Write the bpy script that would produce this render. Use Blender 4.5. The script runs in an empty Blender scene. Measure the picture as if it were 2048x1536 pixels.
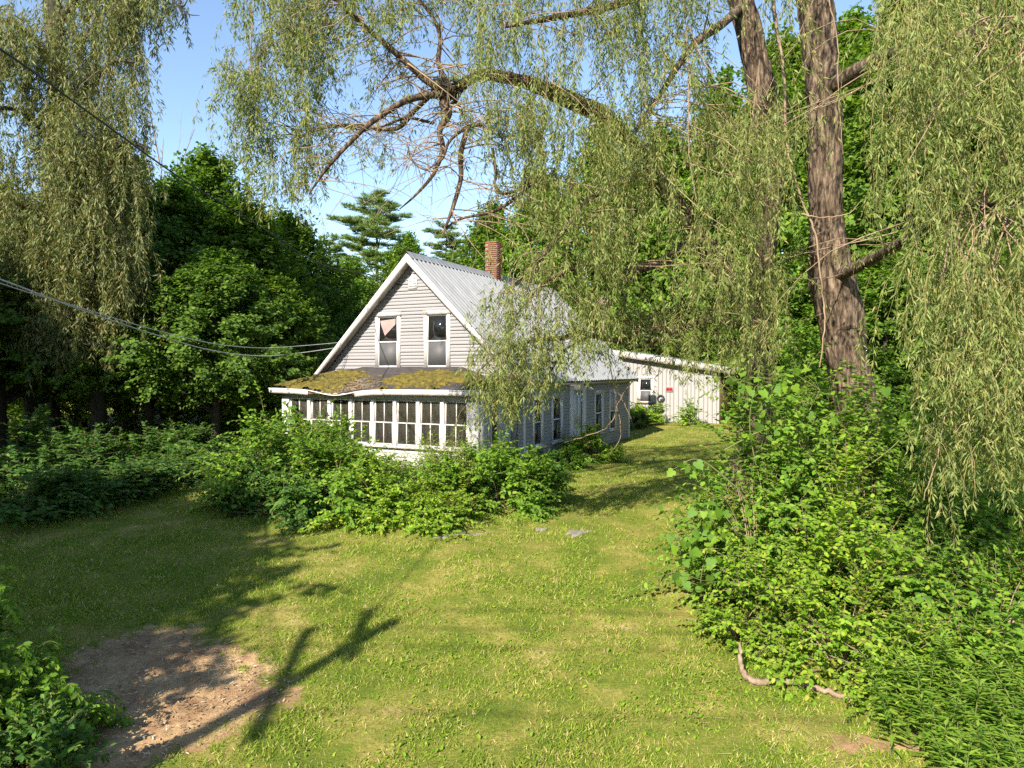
import bpy, math, random
import numpy as np
from mathutils import Vector, Matrix

S = bpy.context.scene
COL = S.collection
R = math.radians

# ------------------------------------------------------------------ camera, sky, sun, exposure
CAM_Z = 2.9
FPX = 1422.0
cam_d = bpy.data.cameras.new("camera")
cam_d.sensor_width = 36.0
cam_d.lens = FPX / 2048.0 * 36.0
cam_d.clip_start = 0.1
cam_d.clip_end = 3000.0
cam = bpy.data.objects.new("camera", cam_d)
COL.objects.link(cam)
cam.location = (0, 0, CAM_Z)
cam.rotation_euler = (R(90 - 1.13), 0, 0)
S.camera = cam

SUN_AZ = 30.0      # sun stands behind the camera, this many degrees to the left
SUN_EL = 35.0
world = bpy.data.worlds.new("World")
S.world = world
world.use_nodes = True
wn = world.node_tree.nodes
wl = world.node_tree.links
bg = wn["Background"]
sky = wn.new("ShaderNodeTexSky")
sky.sky_type = 'NISHITA'
sky.sun_disc = False
sky.sun_elevation = R(SUN_EL)
sky.sun_rotation = R(180 + SUN_AZ)
sky.altitude = 100
sky.air_density = 1.0
sky.dust_density = 0.3
sky.ozone_density = 1.5
wl.new(sky.outputs[0], bg.inputs[0])
bg.inputs[1].default_value = 0.10
sun_d = bpy.data.lights.new("sun", 'SUN')
sun_d.energy = 5.0
sun_d.angle = R(0.55)
sun_d.color = (1.0, 0.905, 0.755)
sun = bpy.data.objects.new("sun", sun_d)
COL.objects.link(sun)
SUNV = Vector((-math.sin(R(SUN_AZ)) * math.cos(R(SUN_EL)), -math.cos(R(SUN_AZ)) * math.cos(R(SUN_EL)), math.sin(R(SUN_EL))))
sun.rotation_euler = SUNV.to_track_quat('Z', 'Y').to_euler()
sun.location = SUNV * 60
S.view_settings.view_transform = 'Standard'
S.view_settings.look = 'None'
S.view_settings.gamma = 1.0
S.view_settings.exposure = 1.5
S.view_settings.use_curve_mapping = False
S.cycles.use_denoising = False
S.cycles.max_bounces = 7
S.cycles.diffuse_bounces = 3
S.cycles.glossy_bounces = 2
S.cycles.transmission_bounces = 5
S.cycles.transparent_max_bounces = 8

# ------------------------------------------------------------------ helpers
rng = np.random.default_rng(11)


def smooth(t):
    t = np.clip(t, 0, 1)
    return t * t * (3 - 2 * t)


def gz(x, y):
    """height of the ground"""
    x = np.asarray(x, float); y = np.asarray(y, float)
    d = np.clip(18 - y, 0, 14)
    z = -0.085 * np.where(d < 3, d * d / 6.0, d - 1.5)
    z = z + 0.022 * np.clip(y - 27, 0, 60)
    z = z + 0.03 * np.sin(x * 0.7 + 1.3) * np.cos(y * 0.55) + 0.015 * np.sin(x * 1.9 + y * 1.3)
    return z


def W(px, py, Y):
    """a point of the place at distance Y seen at photo pixel px, py"""
    return np.array([(px - 1024) / FPX * Y, Y, CAM_Z + (740 - py) / FPX * Y])


def G(px, py):
    Y = 10.0
    for _ in range(40):
        X = (px - 1024) / FPX * Y
        Y = 0.5 * Y + 0.5 * (CAM_Z - float(gz(X, Y))) * FPX / (py - 740)
    X = (px - 1024) / FPX * Y
    return np.array([X, Y, float(gz(X, Y))])


def norm(v):
    return v / np.maximum(np.linalg.norm(v, axis=-1, keepdims=True), 1e-9)


def runit(n):
    return norm(rng.normal(size=(n, 3)))


def np_mesh(name, V, F, mats):
    me = bpy.data.meshes.new(name)
    V = np.ascontiguousarray(V, dtype=np.float32)
    me.vertices.add(len(V))
    me.vertices.foreach_set("co", V.ravel())
    if isinstance(F, np.ndarray):
        n, k = F.shape
        me.loops.add(n * k)
        me.loops.foreach_set("vertex_index", np.ascontiguousarray(F, dtype=np.int32).ravel())
        me.polygons.add(n)
        me.polygons.foreach_set("loop_start", np.arange(0, n * k, k, dtype=np.int32))
    else:
        lens = np.array([len(f) for f in F], dtype=np.int32)
        me.loops.add(int(lens.sum()))
        me.loops.foreach_set("vertex_index", np.array([i for f in F for i in f], dtype=np.int32))
        me.polygons.add(len(F))
        me.polygons.foreach_set("loop_start", np.concatenate([[0], np.cumsum(lens)[:-1]]).astype(np.int32))
    me.update(calc_edges=True)
    for m in (mats if isinstance(mats, (list, tuple)) else [mats]):
        me.materials.append(m)
    return me


def link(name, me, parent=None, loc=(0, 0, 0), rotz=0.0, kind=None):
    o = bpy.data.objects.new(name, me)
    COL.objects.link(o)
    o.location = loc
    if rotz:
        o.rotation_euler = (0, 0, rotz)
    if parent is not None:
        o.parent = parent
    if kind:
        o["kind"] = kind
    return o


def thing(name, label, cat, loc=(0, 0, 0), rotz=0.0, group=None, me=None):
    o = link(name, me, None, loc, rotz)
    o["label"] = label
    o["category"] = cat
    if group:
        o["group"] = group
    return o


def smooth_shade(me):
    me.polygons.foreach_set("use_smooth", np.ones(len(me.polygons), dtype=bool))


def vnoise(x, y, seed=0):
    """smooth value noise in 0..1"""
    r = np.random.default_rng(seed).random((64, 64))
    xi = np.floor(x).astype(int); yi = np.floor(y).astype(int)
    fx = smooth(x - xi); fy = smooth(y - yi)
    a = r[yi % 64, xi % 64]; b_ = r[yi % 64, (xi + 1) % 64]; c = r[(yi + 1) % 64, xi % 64]; d = r[(yi + 1) % 64, (xi + 1) % 64]
    return (a * (1 - fx) + b_ * fx) * (1 - fy) + (c * (1 - fx) + d * fx) * fy


# boxes and prisms -------------------------------------------------
def box_vf(x0, x1, y0, y1, z0, z1):
    V = np.array([[x, y, z] for z in (z0, z1) for y in (y0, y1) for x in (x0, x1)], float)
    F = np.array([[0, 2, 3, 1], [4, 5, 7, 6], [0, 1, 5, 4], [2, 6, 7, 3], [0, 4, 6, 2], [1, 3, 7, 5]])
    return V, F


class MB:
    """collects boxes and polygons into one mesh"""
    def __init__(self):
        self.V = []; self.F = []; self.n = 0

    def add(self, V, F):
        self.V.append(np.asarray(V, float))
        self.F += [[int(i) + self.n for i in f] for f in F]
        self.n += len(V)
        return self

    def box(self, x0, x1, y0, y1, z0, z1):
        return self.add(*box_vf(x0, x1, y0, y1, z0, z1))

    def prism(self, poly, axis, a0, a1):
        """poly: 2-D outline, pushed along axis 'x','y' or 'z' from a0 to a1"""
        n = len(poly)
        P = []
        for a in (a0, a1):
            for (p, q) in poly:
                P.append({'x': (a, p, q), 'y': (p, a, q), 'z': (p, q, a)}[axis])
        F = [list(range(n))[::-1], list(range(n, 2 * n))] + [[i, (i + 1) % n, n + (i + 1) % n, n + i] for i in range(n)]
        return self.add(P, F)

    def mesh(self, name, mat):
        return np_mesh(name, np.concatenate(self.V), self.F, mat)


_unit = {}


def cube(name, parent, mat, x0, x1, y0, y1, z0, z1):
    """a box sharing one mesh with its like"""
    key = (name, mat.name)
    if key not in _unit:
        V, F = box_vf(-.5, .5, -.5, .5, -.5, .5)
        _unit[key] = np_mesh(name, V, F, mat)
    o = link(name, _unit[key], parent, ((x0 + x1) / 2, (y0 + y1) / 2, (z0 + z1) / 2))
    o.scale = (x1 - x0, y1 - y0, z1 - z0)
    return o


# tubes --------------------------------------------------------------
def tube_batch(P, Rr, sides=5):
    """P (n,k,3), Rr (n,k) -> verts, quads"""
    P = np.asarray(P, float); Rr = np.asarray(Rr, float)
    if P.ndim == 2:
        P = P[None]; Rr = Rr[None]
    n, k, _ = P.shape
    T = norm(np.gradient(P, axis=1))
    mt = norm(P[:, -1] - P[:, 0])
    ref = np.where(np.abs(mt[:, 2:3]) > 0.7, np.array([[1.0, 0.2, 0]]), np.array([[0.1, 0.1, 1.0]]))
    U = norm(np.cross(T, ref[:, None, :].repeat(k, 1)))
    Vv = np.cross(T, U)
    a = np.arange(sides) / sides * 2 * math.pi
    ring = U[:, :, None, :] * np.cos(a)[None, None, :, None] + Vv[:, :, None, :] * np.sin(a)[None, None, :, None]
    V = (P[:, :, None, :] + ring * Rr[:, :, None, None]).reshape(-1, 3)
    base = (np.arange(n) * k * sides)[:, None, None] + (np.arange(k - 1) * sides)[None, :, None]
    j = np.arange(sides)[None, None, :]
    j2 = (j + 1) % sides
    F = np.stack([base + j, base + j2, base + sides + j2, base + sides + j], -1).reshape(-1, 4)
    return V, F


class Tubes:
    def __init__(self):
        self.V = []; self.F = []; self.n = 0

    def add(self, P, Rr, sides=5):
        V, F = tube_batch(P, Rr, sides)
        self.V.append(V); self.F.append(F + self.n); self.n += len(V)
        return self

    def mesh(self, name, mat):
        me = np_mesh(name, np.concatenate(self.V), np.concatenate(self.F), mat)
        smooth_shade(me)
        return me


def spline(pts, k):
    """Catmull-Rom resample of control points to k points (any dimension)"""
    pts = np.asarray(pts, float)
    m = len(pts)
    ext = np.concatenate([[2 * pts[0] - pts[1]], pts, [2 * pts[-1] - pts[-2]]])
    u = np.linspace(0, m - 1 - 1e-6, k)
    i = u.astype(int); t = (u - i)[:, None]
    p0, p1, p2, p3 = ext[i], ext[i + 1], ext[i + 2], ext[i + 3]
    return 0.5 * ((2 * p1) + (-p0 + p2) * t + (2 * p0 - 5 * p1 + 4 * p2 - p3) * t ** 2 + (-p0 + 3 * p1 - 3 * p2 + p3) * t ** 3)


# leaves ---------------------------------------------------------------
T_WILLOW = (np.array([[0, 0, 0], [.42, .105, .02], [1, 0, -.10], [.42, -.105, .02]]), [[0, 1, 2], [0, 2, 3]])
T_LANCE = (np.array([[0, 0, 0], [.35, .11, .03], [1, 0, -.16], [.35, -.11, .03]]), [[0, 1, 2], [0, 2, 3]])
T_WIDE = (np.array([[0, 0, 0], [.5, .42, .06], [1, 0, -.08], [.5, -.42, .06]]), [[0, 1, 2], [0, 2, 3]])
T_OVATE = (np.array([[0, 0, 0], [.28, .27, .04], [.68, .25, .03], [1, 0, -.1], [.68, -.25, .03], [.28, -.27, .04]]), [[0, 1, 2, 3], [0, 3, 4, 5]])
T_NEEDLE = (np.array([[0, .05, 0], [1, 0, .0], [0, -.05, 0]]), [[0, 2, 1]])
T_BLADE = (np.array([[0, .06, 0], [0, -.06, 0], [1, 0, 0.0]]), [[0, 1, 2]])


def leaves_vf(O, A, N, Sz, tmpl):
    tv, tf = tmpl
    A = norm(A)
    N = norm(N - (N * A).sum(-1, keepdims=True) * A)
    B = np.cross(N, A)
    k = len(tv)
    Sz = np.asarray(Sz, float).reshape(-1, 1, 1)
    V = O[:, None, :] + Sz * (tv[None, :, 0:1] * A[:, None, :] + tv[None, :, 1:2] * B[:, None, :] + tv[None, :, 2:3] * N[:, None, :])
    tf = np.array(tf)
    F = (np.arange(len(O)) * k)[:, None, None] + tf[None]
    return V.reshape(-1, 3), F.reshape(-1, tf.shape[1])


def leaves_mesh(name, O, A, N, Sz, tmpl, mat):
    V, F = leaves_vf(O, A, N, Sz, tmpl)
    return np_mesh(name, V, F, mat)


# ------------------------------------------------------------------ materials
def new_mat(name):
    m = bpy.data.materials.new(name)
    m.use_nodes = True
    return m, m.node_tree.nodes, m.node_tree.links, m.node_tree.nodes["Principled BSDF"]


def ramp(nodes, stops):
    r = nodes.new("ShaderNodeValToRGB")
    e = r.color_ramp.elements
    while len(e) < len(stops):
        e.new(0.5)
    for el, (p, c) in zip(e, stops):
        el.position = p
        el.color = (*c, 1)
    return r


def noise(nodes, links, scale, detail=4, rough=0.6, coord='Object', dim=None):
    tc = nodes.new("ShaderNodeTexCoord")
    n = nodes.new("ShaderNodeTexNoise")
    n.inputs["Scale"].default_value = scale
    n.inputs["Detail"].default_value = detail
    n.inputs["Roughness"].default_value = rough
    if dim is not None:
        mp = nodes.new("ShaderNodeMapping")
        mp.inputs["Scale"].default_value = dim
        links.new(tc.outputs[coord], mp.inputs[0])
        links.new(mp.outputs[0], n.inputs["Vector"])
    else:
        links.new(tc.outputs[coord], n.inputs["Vector"])
    return n


def leaf_mat(name, stops, trans=0.35, tcol=1.3, rough=0.55, spec=0.14):
    """every leaf its own shade of colour; light passes through the blade"""
    m, n, l, p = new_mat(name)
    geo = n.new("ShaderNodeNewGeometry")
    r = ramp(n, stops)
    l.new(geo.outputs["Random Per Island"], r.inputs[0])
    l.new(r.outputs[0], p.inputs["Base Color"])
    p.inputs["Roughness"].default_value = rough
    p.inputs["Specular IOR Level"].default_value = spec
    tr = n.new("ShaderNodeBsdfTranslucent")
    mul = n.new("ShaderNodeMix"); mul.data_type = 'RGBA'; mul.blend_type = 'MULTIPLY'
    mul.inputs[0].default_value = 1.0
    mul.inputs[7].default_value = (tcol * 1.05, tcol * 1.15, tcol * 0.45, 1)
    l.new(r.outputs[0], mul.inputs[6])
    l.new(mul.outputs[2], tr.inputs[0])
    mx = n.new("ShaderNodeMixShader")
    mx.inputs[0].default_value = trans
    l.new(p.outputs[0], mx.inputs[1]); l.new(tr.outputs[0], mx.inputs[2])
    l.new(mx.outputs[0], n["Material Output"].inputs[0])
    return m


def noisy_mat(name, stops, scale, rough=0.8, detail=5, bump=0.0, bscale=None, dim=None, spec=0.3, metal=0.0, lo=None):
    m, n, l, p = new_mat(name)
    nz = noise(n, l, scale, detail, dim=dim)
    r = ramp(n, stops)
    l.new(nz.outputs[0], r.inputs[0])
    l.new(r.outputs[0], p.inputs["Base Color"])
    p.inputs["Roughness"].default_value = rough
    p.inputs["Specular IOR Level"].default_value = spec
    p.inputs["Metallic"].default_value = metal
    if bump:
        b = n.new("ShaderNodeBump")
        b.inputs["Strength"].default_value = bump
        b.inputs["Distance"].default_value = 0.02
        nb = noise(n, l, bscale or scale * 4, 6, dim=dim)
        l.new(nb.outputs[0], b.inputs["Height"])
        l.new(b.outputs[0], p.inputs["Normal"])
    return m


M = {}
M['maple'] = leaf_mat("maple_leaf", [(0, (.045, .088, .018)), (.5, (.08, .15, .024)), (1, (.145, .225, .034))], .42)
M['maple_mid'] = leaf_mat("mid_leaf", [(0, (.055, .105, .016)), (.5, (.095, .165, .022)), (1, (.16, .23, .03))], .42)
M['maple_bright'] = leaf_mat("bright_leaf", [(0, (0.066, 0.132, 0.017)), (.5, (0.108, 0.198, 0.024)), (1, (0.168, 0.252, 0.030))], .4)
M['willow'] = leaf_mat("willow_leaf", [(0, (.085, .13, .032)), (.4, (.15, .19, .052)), (.86, (.24, .28, .09)), (1, (.28, .24, .08))], .38, 1.2, .5, .22)
M['willow_far'] = leaf_mat("willow_leaf_far", [(0, (.08, .11, .035)), (.4, (.135, .16, .055)), (.85, (.22, .23, .09)), (1, (.24, .175, .065))], .36, 1.15, .5, .25)
M['pine'] = leaf_mat("pine_needle", [(0, (.085, .14, .035)), (.5, (.15, .22, .06)), (1, (.22, .29, .09))], .35, 1.0, .5)
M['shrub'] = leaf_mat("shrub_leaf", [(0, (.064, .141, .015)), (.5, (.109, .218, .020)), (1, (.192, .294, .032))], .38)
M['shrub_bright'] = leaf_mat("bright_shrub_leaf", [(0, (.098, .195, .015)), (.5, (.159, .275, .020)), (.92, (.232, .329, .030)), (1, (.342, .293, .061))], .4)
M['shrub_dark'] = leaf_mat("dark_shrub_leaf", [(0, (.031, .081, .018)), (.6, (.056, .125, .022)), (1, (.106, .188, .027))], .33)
M['tall_weed'] = leaf_mat("tall_weed_leaf", [(0, (.09, .18, .02)), (.6, (.14, .24, .03)), (1, (.22, .30, .045))], .38)
M['grape'] = leaf_mat("grape_leaf", [(0, (.07, .15, .018)), (.6, (.11, .20, .022)), (1, (.16, .25, .04))], .38)
M['weed'] = leaf_mat("weed_leaf", [(0, (0.068, 0.162, 0.024)), (.6, (0.115, 0.230, 0.030)), (1, (0.203, 0.311, 0.041))], .35)
M['blade'] = leaf_mat("grass_blade", [(0, (.10, .19, .018)), (.42, (.165, .25, .025)), (.76, (.265, .315, .045)), (.9, (.42, .36, .12)), (1, (.54, .45, .24))], .35, 1.15, .7, .05)
M['bark'] = noisy_mat("willow_bark", [(.36, (.014, .010, .007)), (.47, (.055, .038, .026)), (.57, (.125, .09, .062)), (.70, (.24, .18, .13))], 4.2, .95, 10, 1.0, 9.0, dim=(4.2, 4.2, .75))
M['bark_dark'] = noisy_mat("dark_bark", [(.3, (.02, .017, .014)), (.7, (.06, .05, .04))], 3, .95, 6, .8, 8, dim=(2, 2, .5))
M['twig'] = noisy_mat("twig_bark", [(.3, (.14, .095, .06)), (.7, (.30, .22, .145))], 4, .85)
M['willow_stem'] = noisy_mat("willow_stem", [(.3, (.17, .14, .05)), (.7, (.27, .23, .09))], 3, .7)
M['dead'] = noisy_mat("dead_wood", [(.3, (.11, .075, .05)), (.5, (.20, .145, .10)), (.7, (.29, .22, .165))], 9, .9, 8, .8, 22)
M['stem_green'] = noisy_mat("green_stem", [(.3, (.07, .10, .02)), (.7, (.14, .15, .05))], 5, .7)
M['siding'] = noisy_mat("grey_siding_paint", [(.22, (0.156, 0.152, 0.158)), (.42, (0.225, 0.221, 0.232)), (.6, (0.244, 0.239, 0.251)), (.8, (0.285, 0.278, 0.290))], 1.7, .75, 8, .25, 30, dim=(0.920, 0.920, 3.680))
M['white'] = noisy_mat("weathered_white_paint", [(.18, (0.246, 0.205, 0.180)), (.34, (0.410, 0.385, 0.373)), (.6, (0.492, 0.471, 0.467)), (1, (0.541, 0.525, 0.517))], 2.6, .65, 8, .2, 25)
M['white_clean'] = noisy_mat("white_trim", [(.2, (0.476, 0.471, 0.471)), (.7, (0.558, 0.549, 0.549))], 3, .5)
M['frieze'] = noisy_mat("pale_blue_grey_paint", [(.3, (0.230, 0.250, 0.246)), (.7, (0.303, 0.320, 0.316))], 2, .7)
M['fascia'] = noisy_mat("peeling_fascia", [(.3, (0.148, 0.115, 0.098)), (.42, (0.361, 0.328, 0.316)), (.7, (0.492, 0.463, 0.455))], 3.5, .75, 9, .3, 20)
M['rotten'] = noisy_mat("rotten_wood", [(.3, (.06, .032, .02)), (.6, (.16, .08, .045)), (.8, (.30, .22, .12))], 7, .95)
M['shingle'] = noisy_mat("dark_roofing_felt", [(.3, (0.029, 0.025, 0.026)), (.7, (0.061, 0.054, 0.056))], 5, .9, 8, .5, 20)
M['moss'] = noisy_mat("yellow_moss", [(.25, (.022, .022, .008)), (.42, (.062, .052, .011)), (.56, (.11, .088, .014)), (.74, (.165, .135, .024))], 7, 1.0, 9, 1.0, 45)
M['metal'] = noisy_mat("grey_roof_metal", [(.28, (.15, .145, .14)), (.42, (.20, .21, .222)), (.6, (.235, .243, .255)), (.8, (.275, .283, .295))], 1.3, .5, 8, .05, 8, dim=(1, 3, 1), spec=.4)
M['brick'] = noisy_mat("red_brick", [(.25, (0.115, 0.041, 0.026)), (.5, (0.205, 0.074, 0.045)), (.8, (0.271, 0.123, 0.082))], 4, .9, 6, .5, 30)
M['pale_brick'] = noisy_mat("pale_pink_brick", [(.25, (0.213, 0.139, 0.115)), (.7, (0.328, 0.238, 0.205))], 5, .9, 6, .4, 30)
M['mortar'] = noisy_mat("mortar", [(.3, (0.131, 0.115, 0.102)), (.7, (0.213, 0.189, 0.172))], 9, .95)
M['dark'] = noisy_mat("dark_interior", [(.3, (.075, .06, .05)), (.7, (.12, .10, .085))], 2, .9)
M['brown_board'] = noisy_mat("brown_board", [(.3, (.055, .036, .02)), (.7, (.10, .066, .04))], 3, .8, dim=(6, 6, .8))
M['shed_wall'] = noisy_mat("whitewashed_boards", [(.2, (0.153, 0.146, 0.139)), (.45, (0.244, 0.235, 0.230)), (.8, (0.314, 0.304, 0.300))], 2.4, .8, 8, .3, 20, dim=(2.091, 2.091, 0.348))
M['screen'] = noisy_mat("insect_screen", [(.3, (0.061, 0.061, 0.066)), (.7, (0.082, 0.082, 0.086))], 2, .6)
M['curtain'] = noisy_mat("faded_curtain", [(.3, (0.246, 0.164, 0.156)), (.7, (0.328, 0.246, 0.230))], 3, .9)
M['paper'] = noisy_mat("pale_blind", [(.3, (0.295, 0.271, 0.271)), (.7, (0.344, 0.320, 0.320))], 3, .9)
M['red'] = noisy_mat("red_sign_print", [(.3, (0.344, 0.012, 0.016)), (.7, (0.426, 0.021, 0.025))], 4, .45)
M['black'] = noisy_mat("black_rubber", [(.3, (.02, .02, .02)), (.7, (.04, .04, .04))], 4, .6)
M['grey_cable'] = noisy_mat("grey_cable", [(.3, (.30, .30, .32)), (.7, (.42, .42, .44))], 4, .5)
M['stone'] = noisy_mat("pale_fieldstone", [(.3, (0.111, 0.098, 0.086)), (.55, (0.184, 0.164, 0.147)), (.75, (0.236, 0.217, 0.200))], 6, .9, 8, .6, 25)
M['chip'] = leaf_mat("wood_chip", [(0, (.13, .085, .05)), (.5, (.28, .20, .12)), (.9, (.40, .31, .20)), (1, (.52, .45, .34))], .0, 1, .8, .1)
M['straw'] = leaf_mat("dry_stalk", [(0, (.30, .21, .13)), (.5, (.42, .32, .20)), (1, (.55, .45, .32))], .15, 1, .8, .2)
M['pole'] = noisy_mat("pole_wood", [(.3, (.10, .075, .055)), (.7, (.17, .13, .10))], 3, .9, dim=(4, 4, .4))
M['steel'] = noisy_mat("grey_steel", [(.3, (.22, .22, .23)), (.7, (.32, .32, .33))], 4, .5)

# dark glass panes (rooms behind are unlit)
m, n_, l_, p_ = new_mat("dark_pane")
p_.inputs["Base Color"].default_value = (.012, .013, .014, 1)
p_.inputs["Roughness"].default_value = .06
nz = noise(n_, l_, 1.3, 2)
b_ = n_.new("ShaderNodeBump"); b_.inputs["Strength"].default_value = .06; b_.inputs["Distance"].default_value = .05
l_.new(nz.outputs[0], b_.inputs["Height"]); l_.new(b_.outputs[0], p_.inputs["Normal"])
M['pane'] = m
# clear porch glass
m, n_, l_, p_ = new_mat("porch_glass")
tr_ = n_.new("ShaderNodeBsdfTransparent"); tr_.inputs[0].default_value = (.80, .82, .80, 1)
gl_ = n_.new("ShaderNodeBsdfGlossy"); gl_.inputs["Roughness"].default_value = .05; gl_.inputs[0].default_value = (.9, .9, .9, 1)
fr_ = n_.new("ShaderNodeFresnel"); fr_.inputs[0].default_value = 1.5
mx_ = n_.new("ShaderNodeMixShader")
l_.new(fr_.outputs[0], mx_.inputs[0]); l_.new(tr_.outputs[0], mx_.inputs[1]); l_.new(gl_.outputs[0], mx_.inputs[2])
df_ = n_.new("ShaderNodeBsdfDiffuse")
nzg = noise(n_, l_, 2.3, 6)
rg_ = ramp(n_, [(.3, (.16, .14, .12)), (.7, (.42, .39, .35))])
l_.new(nzg.outputs[0], rg_.inputs[0]); l_.new(rg_.outputs[0], df_.inputs[0])
dm_ = n_.new("ShaderNodeMixShader"); dm_.inputs[0].default_value = .055      # thin diffuse film lifting the black panes, in place of reflected light
l_.new(mx_.outputs[0], dm_.inputs[1]); l_.new(df_.outputs[0], dm_.inputs[2])
l_.new(dm_.outputs[0], n_["Material Output"].inputs[0])
M['glass'] = m

# ------------------------------------------------------------------ ground
DIRT = [G(150, 1310), G(240, 1272), G(360, 1262), G(470, 1300), G(545, 1345), G(590, 1390), G(520, 1440), G(400, 1490), G(250, 1560), G(60, 1620), G(20, 1440)]
DIRTC = np.mean(DIRT, axis=0)


def in_poly(x, y, poly):
    x = np.asarray(x); y = np.asarray(y)
    res = np.zeros(x.shape, bool)
    j = len(poly) - 1
    for i in range(len(poly)):
        xi, yi = poly[i][:2]; xj, yj = poly[j][:2]
        c = ((yi > y) != (yj > y)) & (x < (xj - xi) * (y - yi) / (yj - yi + 1e-12) + xi)
        res ^= c
        j = i
    return res


def axis_pts(lo, hi, fine0, fine1, step, grow=1.25):
    a = list(np.arange(fine0, fine1 + 1e-6, step))
    s = step
    while a[-1] < hi:
        s *= grow; a.append(a[-1] + s)
    s = step
    while a[0] > lo:
        s *= grow; a.insert(0, a[0] - s)
    return np.array(a)


gx = axis_pts(-600, 600, -22, 22, .4)
gy = axis_pts(-60, 1200, 2, 44, .35)
GX, GY = np.meshgrid(gx, gy)
GZ = gz(GX, GY) + 0.012 * rng.normal(size=GX.shape) * (np.abs(GX) < 24)
V = np.stack([GX, GY, GZ], -1).reshape(-1, 3)
nx, ny = len(gx), len(gy)
ii = (np.arange(ny - 1)[:, None] * nx + np.arange(nx - 1)[None, :]).ravel()
F = np.stack([ii, ii + 1, ii + nx + 1, ii + nx], -1)

m, n, l, p = new_mat("lawn_and_soil")
n1 = noise(n, l, 1.15, 6, .7)
r1 = ramp(n, [(.30, (.07, .105, .015)), (.46, (.12, .145, .022)), (.60, (.22, .195, .052)), (.73, (.37, .285, .125))])
l.new(n1.outputs[0], r1.inputs[0])
n2 = noise(n, l, 26, 5, .75)
r2 = ramp(n, [(.30, (.50, .55, .42)), (.55, (1, 1, 1)), (.75, (1.5, 1.4, 1.35))])
l.new(n2.outputs[0], r2.inputs[0])
mul = n.new("ShaderNodeMix"); mul.data_type = 'RGBA'; mul.blend_type = 'MULTIPLY'; mul.inputs[0].default_value = .85
l.new(r1.outputs[0], mul.inputs[6]); l.new(r2.outputs[0], mul.inputs[7])
# bare soil: painted attribute made of an outline in the place, edges broken up by noise
at = n.new("ShaderNodeAttribute"); at.attribute_name = "soil"
n3 = noise(n, l, 2.2, 7, .7)
ad = n.new("ShaderNodeMath"); ad.operation = 'MULTIPLY_ADD'
ad.inputs[1].default_value = 1.7; ad.inputs[2].default_value = -.85
l.new(n3.outputs[0], ad.inputs[0])
su = n.new("ShaderNodeMath"); su.operation = 'ADD'
l.new(ad.outputs[0], su.inputs[0]); l.new(at.outputs["Fac"], su.inputs[1])
r3 = ramp(n, [(.42, (0, 0, 0)), (.60, (1, 1, 1))])
l.new(su.outputs[0], r3.inputs[0])
n4 = noise(n, l, 1.6, 9, .72)
r4 = ramp(n, [(.32, (.15, .088, .05)), (.46, (.28, .175, .095)), (.58, (.40, .275, .145)), (.72, (.48, .36, .23))])
l.new(n4.outputs[0], r4.inputs[0])
mx = n.new("ShaderNodeMix"); mx.data_type = 'RGBA'
l.new(r3.outputs[0], mx.inputs[0]); l.new(mul.outputs[2], mx.inputs[6]); l.new(r4.outputs[0], mx.inputs[7])
l.new(mx.outputs[2], p.inputs["Base Color"])
p.inputs["Roughness"].default_value = 1.0
p.inputs["Specular IOR Level"].default_value = .1
bp = n.new("ShaderNodeBump"); bp.inputs["Strength"].default_value = .8; bp.inputs["Distance"].default_value = .03
l.new(n2.outputs[0], bp.inputs["Height"]); l.new(bp.outputs[0], p.inputs["Normal"])
M['ground'] = m
me = np_mesh("ground", V, F, M['ground'])
smooth_shade(me)


def soil_amount(x, y):
    """1 where the earth is bare: the worn patch, the strip by the fallen branch, the woods' floor"""
    s = np.zeros(np.shape(x))
    P = np.array([q[:2] for q in DIRT])
    d = np.full(np.shape(x), 9.0)
    for i in range(len(P)):
        a = P[i]; b = P[(i + 1) % len(P)]
        ab = b - a
        t = np.clip(((x - a[0]) * ab[0] + (y - a[1]) * ab[1]) / (ab @ ab), 0, 1)
        d = np.minimum(d, np.hypot(x - a[0] - t * ab[0], y - a[1] - t * ab[1]))
    ins = in_poly(x, y, DIRT)
    s = np.where(ins, .5 + np.clip(d * .75, 0, .5), .5 - np.clip(d * .75, 0, .5))
    g = G(1740, 1500)
    s = np.maximum(s, .62 * np.exp(-(((x - g[0]) / .8) ** 2 + ((y - g[1]) / .35) ** 2)))
    s = np.maximum(s, .3 * smooth((-(x) - 10.0 - .30 * (y - 14)) / 2.0) * (y > 8))
    g = G(1000, 1062)
    s = np.maximum(s, .5 * np.exp(-(((x - g[0]) / 1.0) ** 2 + ((y - g[1]) / .35) ** 2)))
    return s


soil = soil_amount(V[:, 0], V[:, 1])
atr = me.attributes.new("soil", 'FLOAT', 'POINT')
atr.data.foreach_set("value", soil.astype(np.float32))
ground = link("ground", me, kind="structure")

# ------------------------------------------------------------------ house
ANG = math.atan2(-.448, .894)
HO = np.array([-3.19, 21.68, 0.0])
house = thing("farmhouse", "weathered grey clapboard farmhouse with a metal gable roof and glazed front porch", "house", tuple(HO), ANG)


def H(x, y, z):
    c, s = math.cos(ANG), math.sin(ANG)
    return np.array([HO[0] + c * x - s * y, HO[1] + s * x + c * y, z])


HW = 3.6          # half width of the walls
FY = 0.3          # front wall
BY = 10.9         # back wall
RZ = 6.44         # ridge
EX = 3.86         # eave half width
SL = (RZ - 2.58) / EX


def roof_z(x):
    return RZ - SL * abs(x)


# shell behind the boards
b = MB()
b.prism([(-HW + .03, -.2), (HW - .03, -.2), (HW - .03, roof_z(HW) - .13), (0, RZ - .16), (-HW + .03, roof_z(HW) - .13)], 'y', FY + .03, BY)
wall = link("wall", b.mesh("wall", M['siding']), house)

# clapboards: a wedge that is thick at its lower edge
_wedge = {}


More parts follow.
